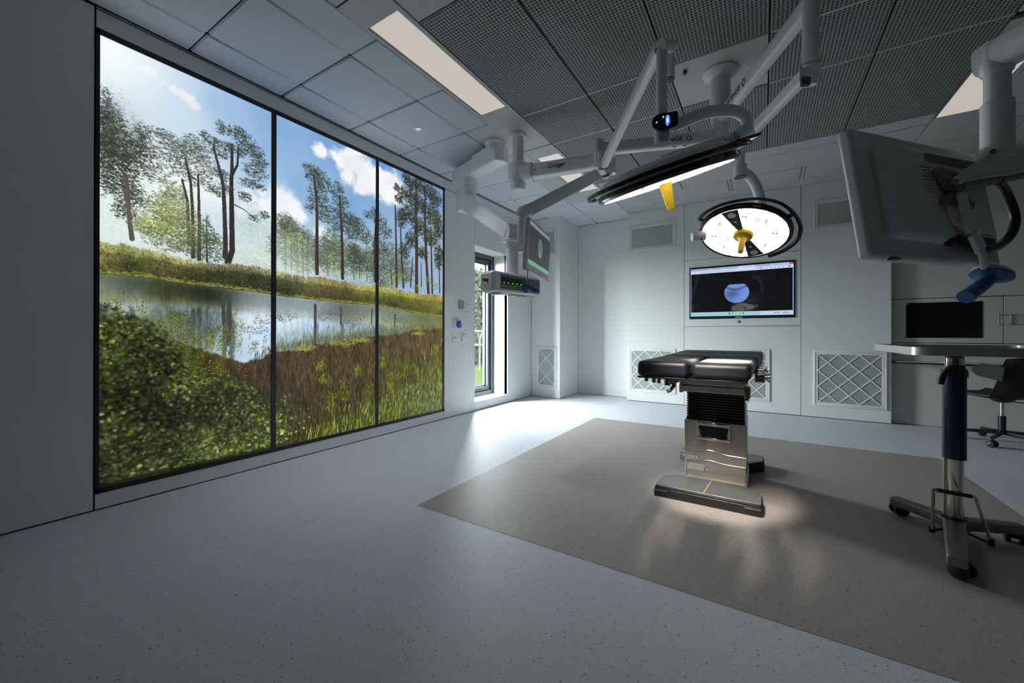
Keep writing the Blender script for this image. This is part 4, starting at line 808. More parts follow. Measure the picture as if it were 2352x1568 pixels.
# ------------------------------------------------------------------ alcove furniture
t = tag(obj('built_in_desk', MB().prism([(1.292, 6.452, .722), (1.292, 6.43, .722), (1.33, 6.375, .722), (1.41, 6.325, .722), (1.55, 6.285, .722), (1.9, 6.24, .722), (3.19, 6.2, .722), (3.19, 6.452, .722)], (0, 0, .022)), WALL, bev=.002, loc=(2.2, 6.4, .722)), 'narrow desk top with rounded left end in the dark alcove', 'desk')
de = obj('black_edge', MB().tube([(1.292, 6.43, .731), (1.33, 6.374, .731), (1.41, 6.324, .731), (1.55, 6.284, .731), (1.9, 6.239, .731), (3.19, 6.199, .731)], .010, n=8), BLACK, t)
t = tag(obj('desk_mat', MB().prism([(1.66, 6.33, .745), (1.70, 6.285, .745), (2.2, 6.235, .745), (2.2, 6.36, .745)], (0, 0, .004)), mat('pale_blue_mat', (.30, .40, .46), .3), loc=(1.9, 6.3, .745)), 'pale blue desk mat lying on the alcove desk', 'mat')
CABM = WALL
def cab(name, label, x0, x1, z0, z1, cat, hx=None, hand=True):
    t = thing(name, label, cat, ((x0 + x1) / 2, YA, z0)); obj('carcass', MB().box(x0 + .004, x1 - .004, YA + .004, YA + .011, z0 + .002, z1 - .002), GAP, t)
    d = obj('door', MB().box(x0 + .003, x1 - .003, YA - .001, YA + .010, z0 + .003, z1 - .003), WALLA, t, bev=.0015, seg=1)
    if hand: obj('handle', MB().tube([(hx, YA, 1.275), (hx, YA - .03, 1.275), (hx, YA - .034, 1.265), (hx, YA - .034, 1.18), (hx, YA - .03, 1.17), (hx, YA, 1.17)], .006, n=8), ALU, d)
    return t
cab('wall_cabinet', 'alcove cabinet door framing the dark screen, handle at its right', 1.290, 2.190, .963, 1.477, 'cabinet', 2.150)
cab('wall_cabinet', 'alcove cabinet door right of the dark screen, handle at its left', 2.190, 3.19, .963, 1.477, 'cabinet', 2.236)

# ------------------------------------------------------------------ surgical lights: ceiling mount with two arms
G = Vector((-.267, 3.294, 0))
SM = thing('surgical_light_mount', 'white ceiling column with two lettered swing arms above the operating table', 'ceiling mount', (G.x, G.y, CEIL))
obj('ceiling_flange', MB().lathe([(.0001, CEIL), (.118, CEIL), (.120, CEIL - .012), (.109, CEIL - .030), (.080, CEIL - .046), (.070, CEIL - .058), (.0001, CEIL - .06)], G, n=48), WHITE, SM)
obj('column', MB().lathe([(.0001, CEIL - .05), (.069, CEIL - .05), (.069, 2.80), (.067, 2.797), (.067, 2.63), (.060, 2.615), (.060, 2.565), (.057, 2.562), (.057, 2.475), (.046, 2.455), (.0001, 2.455)], G, n=40), WHITE, SM)
eA, eB = Vector((-1.075, 2.99, 2.50)), Vector((.188, 2.307, 2.60))
LOGO = INK
def logo(org, xd, up, size, parent):
    xd = V(xd).normalized(); nz = xd.cross(V(up)).normalized(); yd = nz.cross(xd); m = MB()
    for k in range(6):
        a = PI / 2 + PI / 3 * k + .26; d = xd * math.cos(a) + yd * math.sin(a); s_ = xd * -math.sin(a) + yd * math.cos(a)
        m.prism([org + d * size * .22 - s_ * size * .07, org + d * size * .22 + s_ * size * .03, org + d * size * .5 + s_ * size * .10, org + d * size * .5 - s_ * size * .12], nz * .0006)
    return obj('logo_mark', m, LOGO, parent)
dA = (Vector((G.x, G.y, 0)) - Vector((eA.x, eA.y, 0))).normalized()
armA = obj('swing_arm', MB().beam(eA, G + Z * 2.515, .070, .086, .085, .100, rad=.28), WHITE, SM)
nA_ = dA.cross(Z)
tp = Vector((-0.614,3.164,2.507)) + nA_ * .0415
text('GETINGE', .044, tp, dA, Z, INK, armA, wx=1.15); logo(tp + dA * .145, dA, Z, .046, armA)
for q in (0, .07): obj('warning_mark', MB().box(0, 0, 0, 0, 0, 0).obox(Vector((-0.538,3.192,2.453)) + nA_ * .042 + dA * (q - .035), dA, Z, nA_, .012, .003, .0004), INK, armA)
obj('elbow', MB().lathe([(.0001, 2.57), (.034, 2.57), (.040, 2.562), (.041, 2.37), (.036, 2.352), (.0001, 2.35)], (eA.x - .01, eA.y - .01, 0), n=28), WHITE, SM)
sA0, sA1 = Vector((-1.032,2.92,2.325)), Vector((-0.376,1.772,2.284))
sp = obj('spring_arm', MB().beam(sA0, sA1, .050, .072, .044, .060, rad=.3), WHITE, SM)
obj('elbow_cheek', MB().beam(Vector((-1.041,2.925,2.436)), Vector((-1.028,2.899,2.277)), .075, .045, .075, .045, rad=.3, up=(1, 0, 0)), WHITE, SM)
obj('slot', MB().obox((-1.001,2.862,2.291), (1, .3, 0), (0, 0, 1), (-.3, 1, 0), .026, .011, .006), GREYP, sp)
obj('pivot_screw', MB().cyl((-0.379,1.729,2.251), (-0.378,1.724,2.248), .003, n=8), INK, sp)
tipA = Vector((-0.354,1.775,2.284))
obj('knuckle', MB().cyl((-0.369,1.753,2.275), (-0.338,1.82,2.302), .027, n=24), WHITE, SM)
postA0, postA1 = Vector((-0.367,1.778,2.284)), Vector((-0.371,1.776,1.925))
obj('drop_tube', MB().cyl((postA0.x, postA0.y, postA0.z + .01), (postA0.x, postA0.y, 1.96), .0235, n=28), WHITE, SM)
k2 = Vector((-0.354,1.881,2.328))
obj('spring_housing', MB().cyl(k2 + Z * .02, k2 - Z * .13, .0205, n=24), WHITE, SM); obj('housing_end', MB().cyl(k2 - Z * .13, k2 - Z * .135, .0195, n=24), BLACK, SM)
# arm B
armB = obj('swing_arm', MB().beam(G + Z * 2.645, eB, .07, .092, .062, .086, rad=.28), WHITE, SM)
dB = Vector((eB.x - G.x, eB.y - G.y, 0)).normalized(); nB_ = dB.cross(Z); dB3 = (eB - (G + Z * 2.645)).normalized()
tp = G + Z * 2.645 + dB3 * .30 + nB_ * .0355
text('GETINGE', .050, tp, dB3, Z, INK, armB, wx=1.15); logo(tp + dB3 * .165, dB3, Z, .052, armB)
obj('elbow_tube', MB().lathe([(.0001, 2.68), (.030, 2.68), (.034, 2.66), (.034, 2.325), (.0001, 2.32)], (eB.x, eB.y, 0), n=32), WHITE, SM)
obj('elbow', MB().beam(Vector((0.196,2.324,2.316)), Vector((0.185,2.34,2.234)), .075, .078, .06, .06, rad=.45, up=(1, 0, 0)), WHITE, SM)
sB0, sB1 = Vector((0.166,2.269,2.251)), Vector((-0.137,3.261,2.415))
sp = obj('spring_arm', MB().beam(sB0, sB1, .048, .068, .05, .078, rad=.3), WHITE, SM)
obj('slot', MB().obox((0.162,2.22,2.195), (.8, .55, 0), (.1, -.2, 1), (.5, -.8, .3), .020, .016, .006), mat('slot_brown', (.10, .085, .07), .5), sp)
qB = Vector((-0.137,3.272,2.373))
obj('drop_tube', MB().cyl((qB.x, qB.y, qB.z + .05), (qB.x, qB.y, 2.25), .0285, n=28), WHITE, SM)
obj('joint_cup', MB().cyl((qB.x, qB.y, 2.265), (qB.x, qB.y, 2.182), .0415, n=32), WHITE, SM); obj('cup_underside', MB().cyl((qB.x, qB.y, 2.182), (qB.x, qB.y, 2.178), .0395, n=32), BLACK, SM)

def led_mat():
    m, nt, b = nodes('lamp_led_face'); n = nt.nodes; L = nt.links
    tc = n.new('ShaderNodeTexCoord'); v = n.new('ShaderNodeTexVoronoi'); v.inputs['Scale'].default_value = 24; L.new(tc.outputs['Object'], v.inputs['Vector'])
    no = n.new('ShaderNodeTexNoise'); no.inputs['Scale'].default_value = 16; no.inputs['Detail'].default_value = 3; L.new(tc.outputs['Object'], no.inputs['Vector'])
    a = n.new('ShaderNodeMath'); a.operation = 'MULTIPLY'; L.new(v.outputs['Distance'], a.inputs[0]); L.new(no.outputs['Fac'], a.inputs[1])
    mr = n.new('ShaderNodeMapRange'); mr.inputs[1].default_value = .20; mr.inputs[2].default_value = .40; mr.inputs[3].default_value = LAMP_FACE; mr.inputs[4].default_value = LAMP_FACE * .26; L.new(a.outputs[0], mr.inputs[0])
    b.inputs['Base Color'].default_value = (.5, .5, .5, 1); b.inputs['Emission Color'].default_value = (1, .955, .92, 1); L.new(mr.outputs[0], b.inputs['Emission Strength']); b.inputs['Roughness'].default_value = .2
    return m
LED = led_mat(); WEDGE = mat('sensor_strip', (.05, .05, .045), .5)
RIMB = mat('black_rim', (.012, .012, .015), .16, coat=.4)
def lamp_head(label, C, n, e1, guard, round_):
    C = V(C); n = V(n).normalized(); e1 = (V(e1) - n * V(e1).dot(n)).normalized(); e2 = n.cross(e1)
    t = thing('surgical_lamp', label, 'surgical lamp', C - n * .1)
    obj('led_face', MB().lathe([(.0001, 0), (.272, 0), (.272, -.006), (.0001, -.006)], C, n, n=64), LED, t)
    obj('rim', MB().lathe([(.272, .003), (.288, .002), (.297, -.008), (.297, -.024), (.282, -.030), (.272, -.02)], C, n, n=64, loop=True), RIMB, t)
    obj('back_dome', MB().lathe([(.285, -.028), (.270, -.05), (.22, -.080), (.14, -.105), (.06, -.118), (.0001, -.12)] if round_ else [(.285, -.026), (.278, -.060), (.262, -.074), (.21, -.086), (.1, -.096), (.0001, -.098)], C, n, n=48), WHITE, t)
    for s_, a in ((1, WA), (-1, WA + PI)) if round_ else ():
        d = e1 * math.cos(a) + e2 * math.sin(a); q = n.cross(d)
        wg = obj('sensor_wedge', MB().prism([C + n * .001 + d * .05 - q * .016, C + n * .001 + d * .05 + q * .016, C + n * .001 + d * .262 + q * .052, C + n * .001 + d * .266, C + n * .001 + d * .262 - q * .052], n * .003), WEDGE, t)
        obj('sensor_lens', MB().cyl(C + n * .004 + d * .222, C + n * .006 + d * .222, .026, n=24), WHITE2, wg); obj('sensor_lens', MB().cyl(C + n * .004 + d * .15, C + n * .006 + d * .15, .010, n=16), WHITE2, wg)
    for k in range(8):
        a = WA + .55 + k * PI / 4 * .98; rr_ = .19
        for j in (-1, 1):
            p = C + (e1 * math.cos(a) + e2 * math.sin(a)) * rr_ + (e1 * math.cos(a * 2) + e2 * math.sin(a * 2)) * .010 * j
            obj('sensor_dot', MB().cyl(p + n * .0005, p + n * .002, .0055, n=10), INK, t)
    hd = obj('handle', MB().lathe([(.0001, .004), (.064, .004), (.066, .012), (.058, .026), (.034, .032), (.026, .040), (.022, .06), (.018, .150), (.015, .157), (.0001, .157)] if round_ else [(.0001, .002), (.028, .002), (.0255, .012), (.0165, .112), (.014, .117), (.0001, .117)], C, n, n=36), YEL, t); hd['label'] = 'yellow plastic handle'
    if guard: obj('handguard', MB().tube(guard, .015, n=10, sq=.55, sm=6), RIMB, t)
    return t, C, n, e1, e2
def beam_light(parent, C, n, watts, size, focus):
    n = V(n).normalized(); a_, b_ = perp(n)
    for k in range(6):      # one narrow beam per LED module, all crossing about a metre below the face
        p = V(C) + n * .012 + (a_ * math.cos(PI / 3 * k + .3) + b_ * math.sin(PI / 3 * k + .3)) * .19; d = (focus - p).normalized()
        l = bpy.data.lights.new('lamp_beam', 'SPOT'); l.energy = watts / 6; l.spot_size = size; l.spot_blend = .6; l.shadow_soft_size = .055; l.color = (1, .92, .83)
        o = bpy.data.objects.new('lamp_beam', l); COL.objects.link(o); o.location = p; o.rotation_euler = d.to_track_quat('-Z', 'Y').to_euler()
# lamp B, round lamp facing the camera
cB, nB = Vector((-.119, 3.296, 1.774)), Vector((-.101, -.442, -.892)).normalized()
e1B = Vector((0.158,3.231,1.775)) - cB
WA = 0; wdir = Vector((-0.177,3.122,1.867)) - cB
_e1 = (e1B - nB * e1B.dot(nB)).normalized(); WA = math.atan2(wdir.dot(nB.cross(_e1)), wdir.dot(_e1))
gB = [Vector(q) for q in [(-0.395,3.183,1.894),(-0.368,3.142,1.911),(-0.309,3.092,1.929),(-0.23,3.051,1.941),(-0.126,3.024,1.942),(-0.028,3.021,1.933),(0.055,3.045,1.912),(0.121,3.093,1.88),(0.173,3.167,1.838),(0.207,3.254,1.791),(0.214,3.331,1.752),(0.2,3.412,1.713),(0.16,3.483,1.682),(0.105,3.54,1.661),(0.037,3.58,1.648)]]
tB, *_ = lamp_head('round surgical lamp glowing white above the wall screen, yellow handle towards us', cB, nB, e1B, gB, True)
for a, b in ((gB[0], .80), (gB[8], .80)): obj('guard_strut', MB().beam(a, a + (cB - nB * .03 - a) * .22, .03, .012, rad=.3, up=nB), RIMB, tB)
yk = [Vector(q) for q in ((-0.13,3.301,2.216), (-0.094,3.371,2.22), (-0.057,3.453,2.188), (-0.033,3.516,2.131), (-0.013,3.552,2.056), (0.001,3.573,1.976), (-0.005,3.534,1.885))]
obj('yoke', MB().tube(yk, [.036, .036, .036, .035, .035, .035, .03], n=18, sm=4), WHITE, tB)
k0, k1 = Vector((-0.365,3.223,1.781)), Vector((-0.451,3.181,1.774))
kb = obj('side_knob', MB().lathe([(.0001, 0), (.036, 0), (.036, .075), (.031, .088), (.0001, .09)], k0, k1 - k0, n=24), WHITE, tB); obj('knob_button', MB().ball((-0.374,3.147,1.741), .009), BLACK, kb)
beam_light(tB, cB, nB, LAMP_BEAM * 3.4, .44, V(cB) + nB * 1.1)
# lamp A, seen edge-on
cA, nA = Vector((-.365, 1.839, 1.72)), Vector((.155, .318, -.935)).normalized()
e1A = Vector((.85, .5, .31)); e1A = (e1A - nA * e1A.dot(nA)).normalized(); e2A = nA.cross(e1A)
if e2A.dot(-cA) < 0: sg = -1
else: sg = 1
WA = 1.9
gA = [cA - nA * .036 + (e1A * math.cos(a) + e2A * sg * math.sin(a)) * .335 for a in [math.radians(38 + 182 * k / 26) for k in range(27)]]
tA, *_ = lamp_head('surgical lamp seen edge-on, black rim and light strip, above the near end of the table', cA, nA, e1A, None, False)
obj('handguard', MB().rings([[p + d_ * i * .006 + nA * j * .010 for i, j in ((-1, -1), (1, -1), (1, 1), (-1, 1))] for p, d_ in ((p, (p - (cA - nA * .036)).normalized()) for p in gA)]), RIMB, tA, bev=.004)
pk = gA[2]
obj('touch_panel', MB().obox(pk - (pk - cA).normalized() * .03 - nA * .012, e1A, (pk - cA).normalized(), nA, .05, .045, .006), mat('touch_panel', (.05, .055, .07), .12), tA, bev=.004)
h0, h1 = Vector((-0.037,1.84,1.867)), Vector((-0.126,1.836,1.826)); dh = (h1 - h0).normalized()
hb = obj('hub', MB().cyl(h0, h1, .033, .036, n=32), WHITE, tA); obj('hub_ring', MB().cyl(h1 - dh * .002, h1 + dh * .006, .0365, n=32), BLACK, tA)
obj('hub_fairing', MB().beam(h1 + dh * .004, cA - nA * .075 + e1A * .02, .074, .078, .30, .06, rad=.45, up=-nA, seg=6), WHITE, tA, sharp=60)
hm = (h0 + h1) / 2; tov = (Vector((0, 0, 1.05)) - hm).normalized(); tov = (tov - dh * tov.dot(dh)).normalized()
text('AZUR', .020, hm + dh * .012 + tov * .0355, -dh.cross(tov), -dh, INK, hb)
ya = [Vector(q) for q in ((-0.335,1.799,1.94), (-0.3,1.821,1.957), (-0.255,1.843,1.979), (-0.203,1.858,1.991), (-0.155,1.877,1.995), (-0.111,1.887,1.986), (-0.076,1.886,1.961), (-0.057,1.88,1.928), (-0.052,1.865,1.891), (-0.06,1.855,1.853))]
obj('yoke', MB().tube(ya, [.020, .024, .0245, .0245, .024, .0235, .023, .0225, .021, .019], n=20, sm=4), WHITE, tA)
pc0 = Vector((-0.366,1.779,1.94))
obj('yoke_pivot', MB().lathe([(.0001, pc0.z + .05), (.032, pc0.z + .05), (.036, pc0.z + .02), (.033, pc0.z - .05), (.029, pc0.z - .072), (.0001, pc0.z - .074)], (pc0.x, pc0.y, 0), n=28), WHITE, tA)
cpv = [Vector(q) for q in [(-0.389,1.694,1.923), (-0.386,1.696,1.945), (-0.373,1.704,1.959), (-0.355,1.715,1.968), (-0.303,1.748,1.978), (-0.296,1.752,1.97), (-0.297,1.752,1.923), (-0.303,1.748,1.913), (-0.341,1.724,1.9), (-0.366,1.708,1.897), (-0.382,1.698,1.905)]]
vdir = (pc0 - Vector((0, 0, 1.05))); vdir.z *= .4; vdir.normalize()
cp = obj('control_panel', MB().prism(cpv, vdir * .030), mat('panel_navy', (.012, .014, .028), .2), tA, bev=.003); cp['label'] = 'dark control panel with lit blue keys'
def glow(nm, col, s): return mat(nm, (.02, .02, .02), .4, emit=col, es=s, var=0)
GB, GW = glow('blue_led', (.03, .10, 1.0), 2.2), glow('white_led', (.85, .85, 1.0), 1.6)
def pdot(nm, p, r_, m, sx=1, sz=1): return obj(nm, MB().obox(V(p) - vdir * .0012, vdir.cross(Z), Z, vdir, r_ * sx, r_ * sz, .0008), m, cp)
pdot('blue_glow', (-0.333,1.727,1.938), .0105, GB, .8, 1.5); pdot('lit_bar', (-0.333,1.724,1.936), .0035, GW, .9, 2.4)
for p in ((-0.348,1.716,1.95), (-0.333,1.725,1.954), (-0.333,1.725,1.918), (-0.371,1.701,1.927)): pdot('lit_key', p, .0022, GW)
for p in ((-0.318,1.735,1.958), (-0.317,1.736,1.94), (-0.318,1.735,1.924), (-0.35,1.715,1.934), (-0.35,1.715,1.914)): pdot('dark_key', p, .0040, BLACK)
beam_light(tA, cA, nA, LAMP_BEAM * 1.8, .46, Vector((-.24, 2.90, .05)))

# ------------------------------------------------------------------ monitor arm on the left with its small screen
DX, DY = -2.008, 3.281
MA = thing('monitor_pendant', 'white ceiling arm with small blue lettering carrying the small monitor', 'monitor arm', (DX, DY, CEIL))
obj('ceiling_flange', MB().lathe([(.0001, CEIL), (.083, CEIL), (.085, CEIL - .010), (.078, CEIL - .026), (.058, CEIL - .036), (.0001, CEIL - .036)], (DX, DY, 0), n=36), WHITE, MA)
obj('column', MB().cyl((DX, DY, CEIL - .03), (DX, DY, 2.69), .0555, n=32), WHITE, MA)
hb = obj('hub', MB().lathe([(.0001, 2.705), (.080, 2.705), (.092, 2.695), (.096, 2.66), (.096, 2.555), (.092, 2.54), (.082, 2.53), (.079, 2.50), (.066, 2.45), (.05, 2.438), (.0001, 2.437)], (DX, DY, 0), n=40), WHITE, MA)
for zz in (2.73, 2.76): obj('set_screw', MB().cyl((DX + .025, DY - .052, zz), (DX + .026, DY - .056, zz), .004, n=8), INK, MA)
eD = Vector((-1.205, 3.42, 2.60)); dD = (eD - Vector((DX, DY, 2.6))).normalized(); nD = dD.cross(Z)
obj('hub_socket', MB().cyl(Vector((DX, DY, 2.605)) + dD * .04, Vector((DX, DY, 2.605)) + dD * .155, .094, .088, n=32), WHITE, MA)
arm = obj('swing_arm', MB().beam(Vector((DX, DY, 2.605)) + dD * .15, eD, .105, .135, .09, .125, rad=.22), WHITE, MA)
tq = Vector((DX, DY, 2.61)) + nD * .0535
text('Dräger', .060, tq + dD * .40, dD, Z, INKB, arm, wx=.95); text('powered by', .015, tq + dD * .283 - Z * .004, dD, Z, mat('faint_ink', (.42, .43, .47), .6), arm)
obj('round_mark', MB().lathe([(.009, 0), (.013, 0), (.013, .001), (.009, .001)], tq + dD * .19 - Z * .01, nD, n=20, loop=True), INKB, arm)
obj('end_drum', MB().cyl(eD + nD * .066 - dD * .02, eD - nD * .06 - dD * .02, .083, n=36), WHITE, MA)
pin = Vector((-1.131,3.425,2.474))
obj('elbow', MB().cyl((pin.x, pin.y, 2.47), (pin.x, pin.y, 2.60), .040, n=24), WHITE, MA)
mD0, mD1 = Vector((-1.156,3.314,2.464)), Vector((-1.416,2.452,1.933))
sp = obj('spring_arm', MB().beam(mD0, mD1, .07, .098, .062, .088, rad=.22), WHITE, MA)
obj('elbow_ball', MB().ball((-1.156,3.326,2.468), .068, n=24, m=12), WHITE, MA)
obj('slot', MB().obox((-1.123,3.264,2.399), (.8, .6, .35), (0, 0, 1), (-.3, .9, 0), .028, .011, .006), GREYP, sp)
MX, MY = -1.452, 2.42
obj('arm_head', MB().beam(Vector((MX - .015, MY + .0, 1.885)), Vector((MX + .02, MY + .01, 1.945)), .075, .10, .07, .085, rad=.45, up=(1, 0, 0)).ball((MX + .028, MY + .02, 1.93), .048, n=20), WHITE, MA)
obj('drop_tube', MB().cyl((MX, MY, 1.90), (MX, MY, 1.825), .026, n=24).cyl((MX, MY, 1.83), (MX, MY, 1.70), .031, n=24), WHITE, MA)
obj('tilt_head', MB().beam((MX - .02, MY, 1.675), (MX + .10, MY + .0, 1.665), .055, .085, .05, .06, rad=.48), WHITE, MA)
obj('cable', MB().tube([(MX + .03, MY - .01, 1.645), (MX + .035, MY - .03, 1.60), (MX + .045, MY - .035, 1.55), (MX + .07, MY - .03, 1.50), (MX + .09, MY - .02, 1.485)], .009, n=8), BLACK, MA)
# small monitor: front face rectangle from pose
def monitor(name, label, C, R, w_, h_, bez, th, face, pic, back_bulge=None, frontsign=-1):
    C = V(C); ex, ey, ez = [Vector(R[i]) for i in range(3)]; f_ = ey * frontsign       # f_ points out of the screen
    t = thing(name, label, 'monitor', C)
    bd = obj('housing', MB().obox(C - f_ * th / 2, ex, ey, ez, w_ / 2, th / 2, h_ / 2), WHITE2, t, bev=.010, seg=3)
    return t, C, ex, ey, ez, f_
RD = [(-0.199,0.98,-0.026), (-0.979,-0.197,0.049), (0.043,0.035,0.998)]
mt, C_, ex, ey, ez, f_ = monitor('monitor', 'small white monitor seen side-on, hanging from the blue-lettered arm', (-1.302, 2.417, 1.622), RD, .52, .34, .03, .032, None, None)
obj('back_cover', MB().obox(C_ - f_ * .042, ex, ey, ez, .17, .014, .11), WHITE2, mt, bev=.015)
def screen(nm, parent, C, ex, ez, f_, w_, h_, m, off=.001, th=.002):
    q = C + f_ * off; me = bpy.data.meshes.new(nm)
    o = obj(nm, MB().add([q - ex * w_ / 2 - ez * h_ / 2, q + ex * w_ / 2 - ez * h_ / 2, q + ex * w_ / 2 + ez * h_ / 2, q - ex * w_ / 2 + ez * h_ / 2], [(0, 1, 2, 3)]), m, parent, recalc=False)
    uv = o.data.uv_layers.new(name='uv'); uv.data.foreach_set('uv', [0, 0, 1, 0, 1, 1, 0, 1]); return o
screen('screen', mt, C_ + ez * .012, ex, ez, f_, .475, .272, image_mat('small_monitor_picture', paint_small(), .8, rough=.15))
# wall screen in its frame, and the dark screen of the alcove
WS = thing('wall_screen', 'lit wall screen showing a browser window with a round blue picture', 'screen', (-.28, YB, 1.18))
obj('mounting_panel', MB().box(-.984, .416, YB - .001, YB + .018, 1.176, 2.148), WALL, WS, bev=.0015, seg=1)
obj('bezel', MB().box(-.916, .357, YB - .012, YB + .001, 1.281, 2.036), FRAMEB, WS, bev=.002)
bz = Vector((-.2795, YB - .0122, 1.665)); WSM = image_mat('wall_screen_picture', paint_browser(760, 430), 1.0, rough=.04)
screen('screen', WS, bz, Vector((1, 0, 0)), Vector((0, 0, 1)), Vector((0, -1, 0)), 1.238, .690, WSM)
for k in range(6): obj('maker_mark', MB().box(-.325 + .0155 * k, -.314 + .0155 * k, YB - .0128, YB - .012, 1.292, 1.304), WHITE2, WS)
obj('sensor', MB().lathe([(.0001, 0), (.022, 0), (.018, .003), (.0001, .004)], (-.28, YB - .001, 1.235), (0, -1, 0), n=18), GREYP, WS)
AS = thing('alcove_screen', 'switched-off black screen set into the alcove cabinet front', 'screen', (1.73, YA, 1.02))
obj('glass', MB().box(1.427, 2.036, YA - .006, YA - .0015, 1.022, 1.428), mat('dark_glass', (.006, .006, .007), .04), AS, bev=.001)
obj('power_light', MB().box(1.432, 1.440, YA - .0068, YA - .006, 1.414, 1.420), glow('green_pilot', (.1, 1, .2), .7), AS)
for k in range(3): obj('front_button', MB().obox(C_ + f_ * .001 + ex * (.02 - .16 * (k == 0) + .01 * k) - ez * .152, ex, ey, ez, .006, .001, .003), GREYP, mt)
rod = obj('handle_rod', MB().tube([C_ - ex * .235 - ez * .165, C_ - ex * .235 - ez * .20, (-1.257,2.163,1.374)], .0045, n=8), CHROME, mt)
hc, hx = Vector((-1.257,2.163,1.355)), (Vector((-1.165,2.126,1.316)) - Vector((-1.257,2.163,1.357))).normalized()
hp = obj('blue_handle', MB().lathe([(.0001, .0), (.040, 0), (.043, .006), (.036, .012), (.016, .022), (.014, .03), (.0145, .098), (.011, .103), (.0001, .104)], hc, hx, n=26), BLUEP, mt); hp['label'] = 'blue plastic handle'
obj('handle_plate', MB().lathe([(.0001, -.008), (.03, -.008), (.042, -.001), (.0001, 0)], hc, hx, n=26), WHITE2, mt)

# ------------------------------------------------------------------ supply pendant with socket box
SX, SY = -2.297, 3.296
SP = thing('supply_pendant', 'white jointed ceiling pendant left of the monitor arm carrying a socket box', 'pendant', (SX, SY, CEIL))
obj('ceiling_flange', MB().lathe([(.0001, CEIL), (.103, CEIL), (.105, CEIL - .010), (.097, CEIL - .022), (.084, CEIL - .026), (.082, CEIL - .06), (.0001, CEIL - .06)], (SX, SY, 0), n=40), WHITE, SP)
obj('neck', MB().cyl((SX, SY, CEIL - .04), (SX, SY, 2.90), .082, n=36), WHITE, SP)
pA, pB, pC = Vector((-2.253, 3.234, 2.79)), Vector((-3.03, 3.475, 2.79)), Vector((-2.19, 3.392, 2.79))
sd_ = pC - pA
obj('upper_arm', MB().prism([pA, pA + sd_ * .5 + (pA - pB).normalized() * .03, pC, pB + sd_ * .97, pB + sd_ * .5 - (pA - pB).normalized() * .02, pB], (0, 0, .15)), WHITE, SP, bev=.018, seg=4)
obj('arm_cover', MB().beam((SX, SY, 2.935), (SX - .30, SY + .093, 2.935), .15, .03, .13, .03, rad=.3), WHITE, SP)
E1 = Vector((-2.83, 3.50, 2.70))
obj('elbow_bracket', MB().beam(E1 + Z * .10, E1 - Z * .02, .19, .23, .18, .21, rad=.2, up=(.95, -.3, 0)), WHITE, SP, bev=.004)
obj('elbow_block', MB().beam(E1 - Z * .02, E1 - Z * .26, .18, .22, .17, .20, rad=.25, up=(.95, -.3, 0)), WHITE, SP, bev=.01)
CXs, CYs = -1.924, 3.042
lo = obj('lower_arm', MB().beam(E1 + Vector((.04, -.02, -.175)), (CXs - .02, CYs + .01, 1.985), .13, .185, .12, .155, rad=.2), WHITE, SP)
obj('arm_end_drum', MB().cyl((CXs - .03, CYs - .05, 1.98), (CXs + .055, CYs + .06, 1.98), .078, n=28), WHITE, SP)
obj('arm_flange', MB().beam((CXs, CYs, 1.915), (CXs, CYs, 1.885), .155, .145, rad=.2, up=(1, 0, 0)), WHITE, SP, bev=.004)
obj('drop_column', MB().cyl((CXs, CYs, 1.95), (CXs, CYs, 1.56), .0575, n=32), WHITE, SP)
SBX = thing('socket_box', 'white ceiling supply box with a row of green lit sockets and a red valve', 'supply box', (-1.92, 2.93, 1.55))
bxC = Vector((-1.868, 2.945, 1.488)); ux = Vector((.09, .63, 0)).normalized(); uy = Vector((ux.y, -ux.x, 0))     # uy faces the room
obj('housing', MB().obox(bxC, ux, uy, Z, .318, .085, .088), WHITE, SBX, bev=.034, seg=4)
obj('column_socket', MB().beam(Vector((CXs + .0, CYs, 1.552)), Vector((CXs, CYs, 1.60)), .20, .13, .13, .12, rad=.25, up=uy), WHITE, SBX)
tp_ = obj('top_label', MB().obox(Vector((CXs, CYs, 1.575)) + uy * .075 + ux * .03, ux, uy, Z, .055, .003, .018), WHITE2, SBX); text('Dräger', .020, Vector((CXs, CYs, 1.575)) + uy * .079 + ux * .02, ux, Z, INKB, tp_)
fp = obj('socket_panel', MB().obox(bxC + uy * .085 + ux * .028, ux, uy, Z, .270, .002, .060), mat('panel_grey', (.28, .27, .25), .4), SBX)
GRN, GLED = mat('green_socket', (.012, .11, .04), .4), glow('green_led', (.15, 1.0, .2), 1.2)
for k in range(8):
    p = bxC + uy * .089 + ux * (-.205 + .055 * k) + Z * .012
    s_ = obj('socket', MB().obox(p, ux, uy, Z, .021, .004, .030), GRN, fp, bev=.002, seg=1)
    obj('socket_hole', MB().obox(p + uy * .0045 + Z * .003, ux, uy, Z, .010, .0006, .015), BLACK, fp)
    obj('socket_light', MB().obox(p + uy * .005 - Z * .019, ux, uy, Z, .004, .0008, .004), GLED, fp)
    obj('earth_pin', MB().cyl(p + uy * -.002 - Z * .048, p + uy * .003 - Z * .048, .0055, n=10), GREYP, fp)
ec = bxC - ux * .318
obj('end_plate', MB().obox(ec, uy, ux, Z, .064, .003, .062), WHITE2, SBX, bev=.006)
rv = obj('red_valve', MB().cyl(ec - ux * .004 + uy * .0 + Z * .008, ec - ux * .018 + Z * .008, .018, n=20), mat('red_plastic', (.42, .02, .02), .35), SBX); rv['label'] = 'red valve knob'
obj('valve_lever', MB().obox(ec - ux * .02 - uy * .018 + Z * .012, uy, ux, Z, .018, .004, .007), bpy.data.materials['red_plastic'], SBX); obj('valve_ring', MB().lathe([(.018, 0), (.024, 0), (.024, .006), (.018, .006)], ec - ux * .001 + Z * .008, -ux, n=20, loop=True), CHROME, SBX)
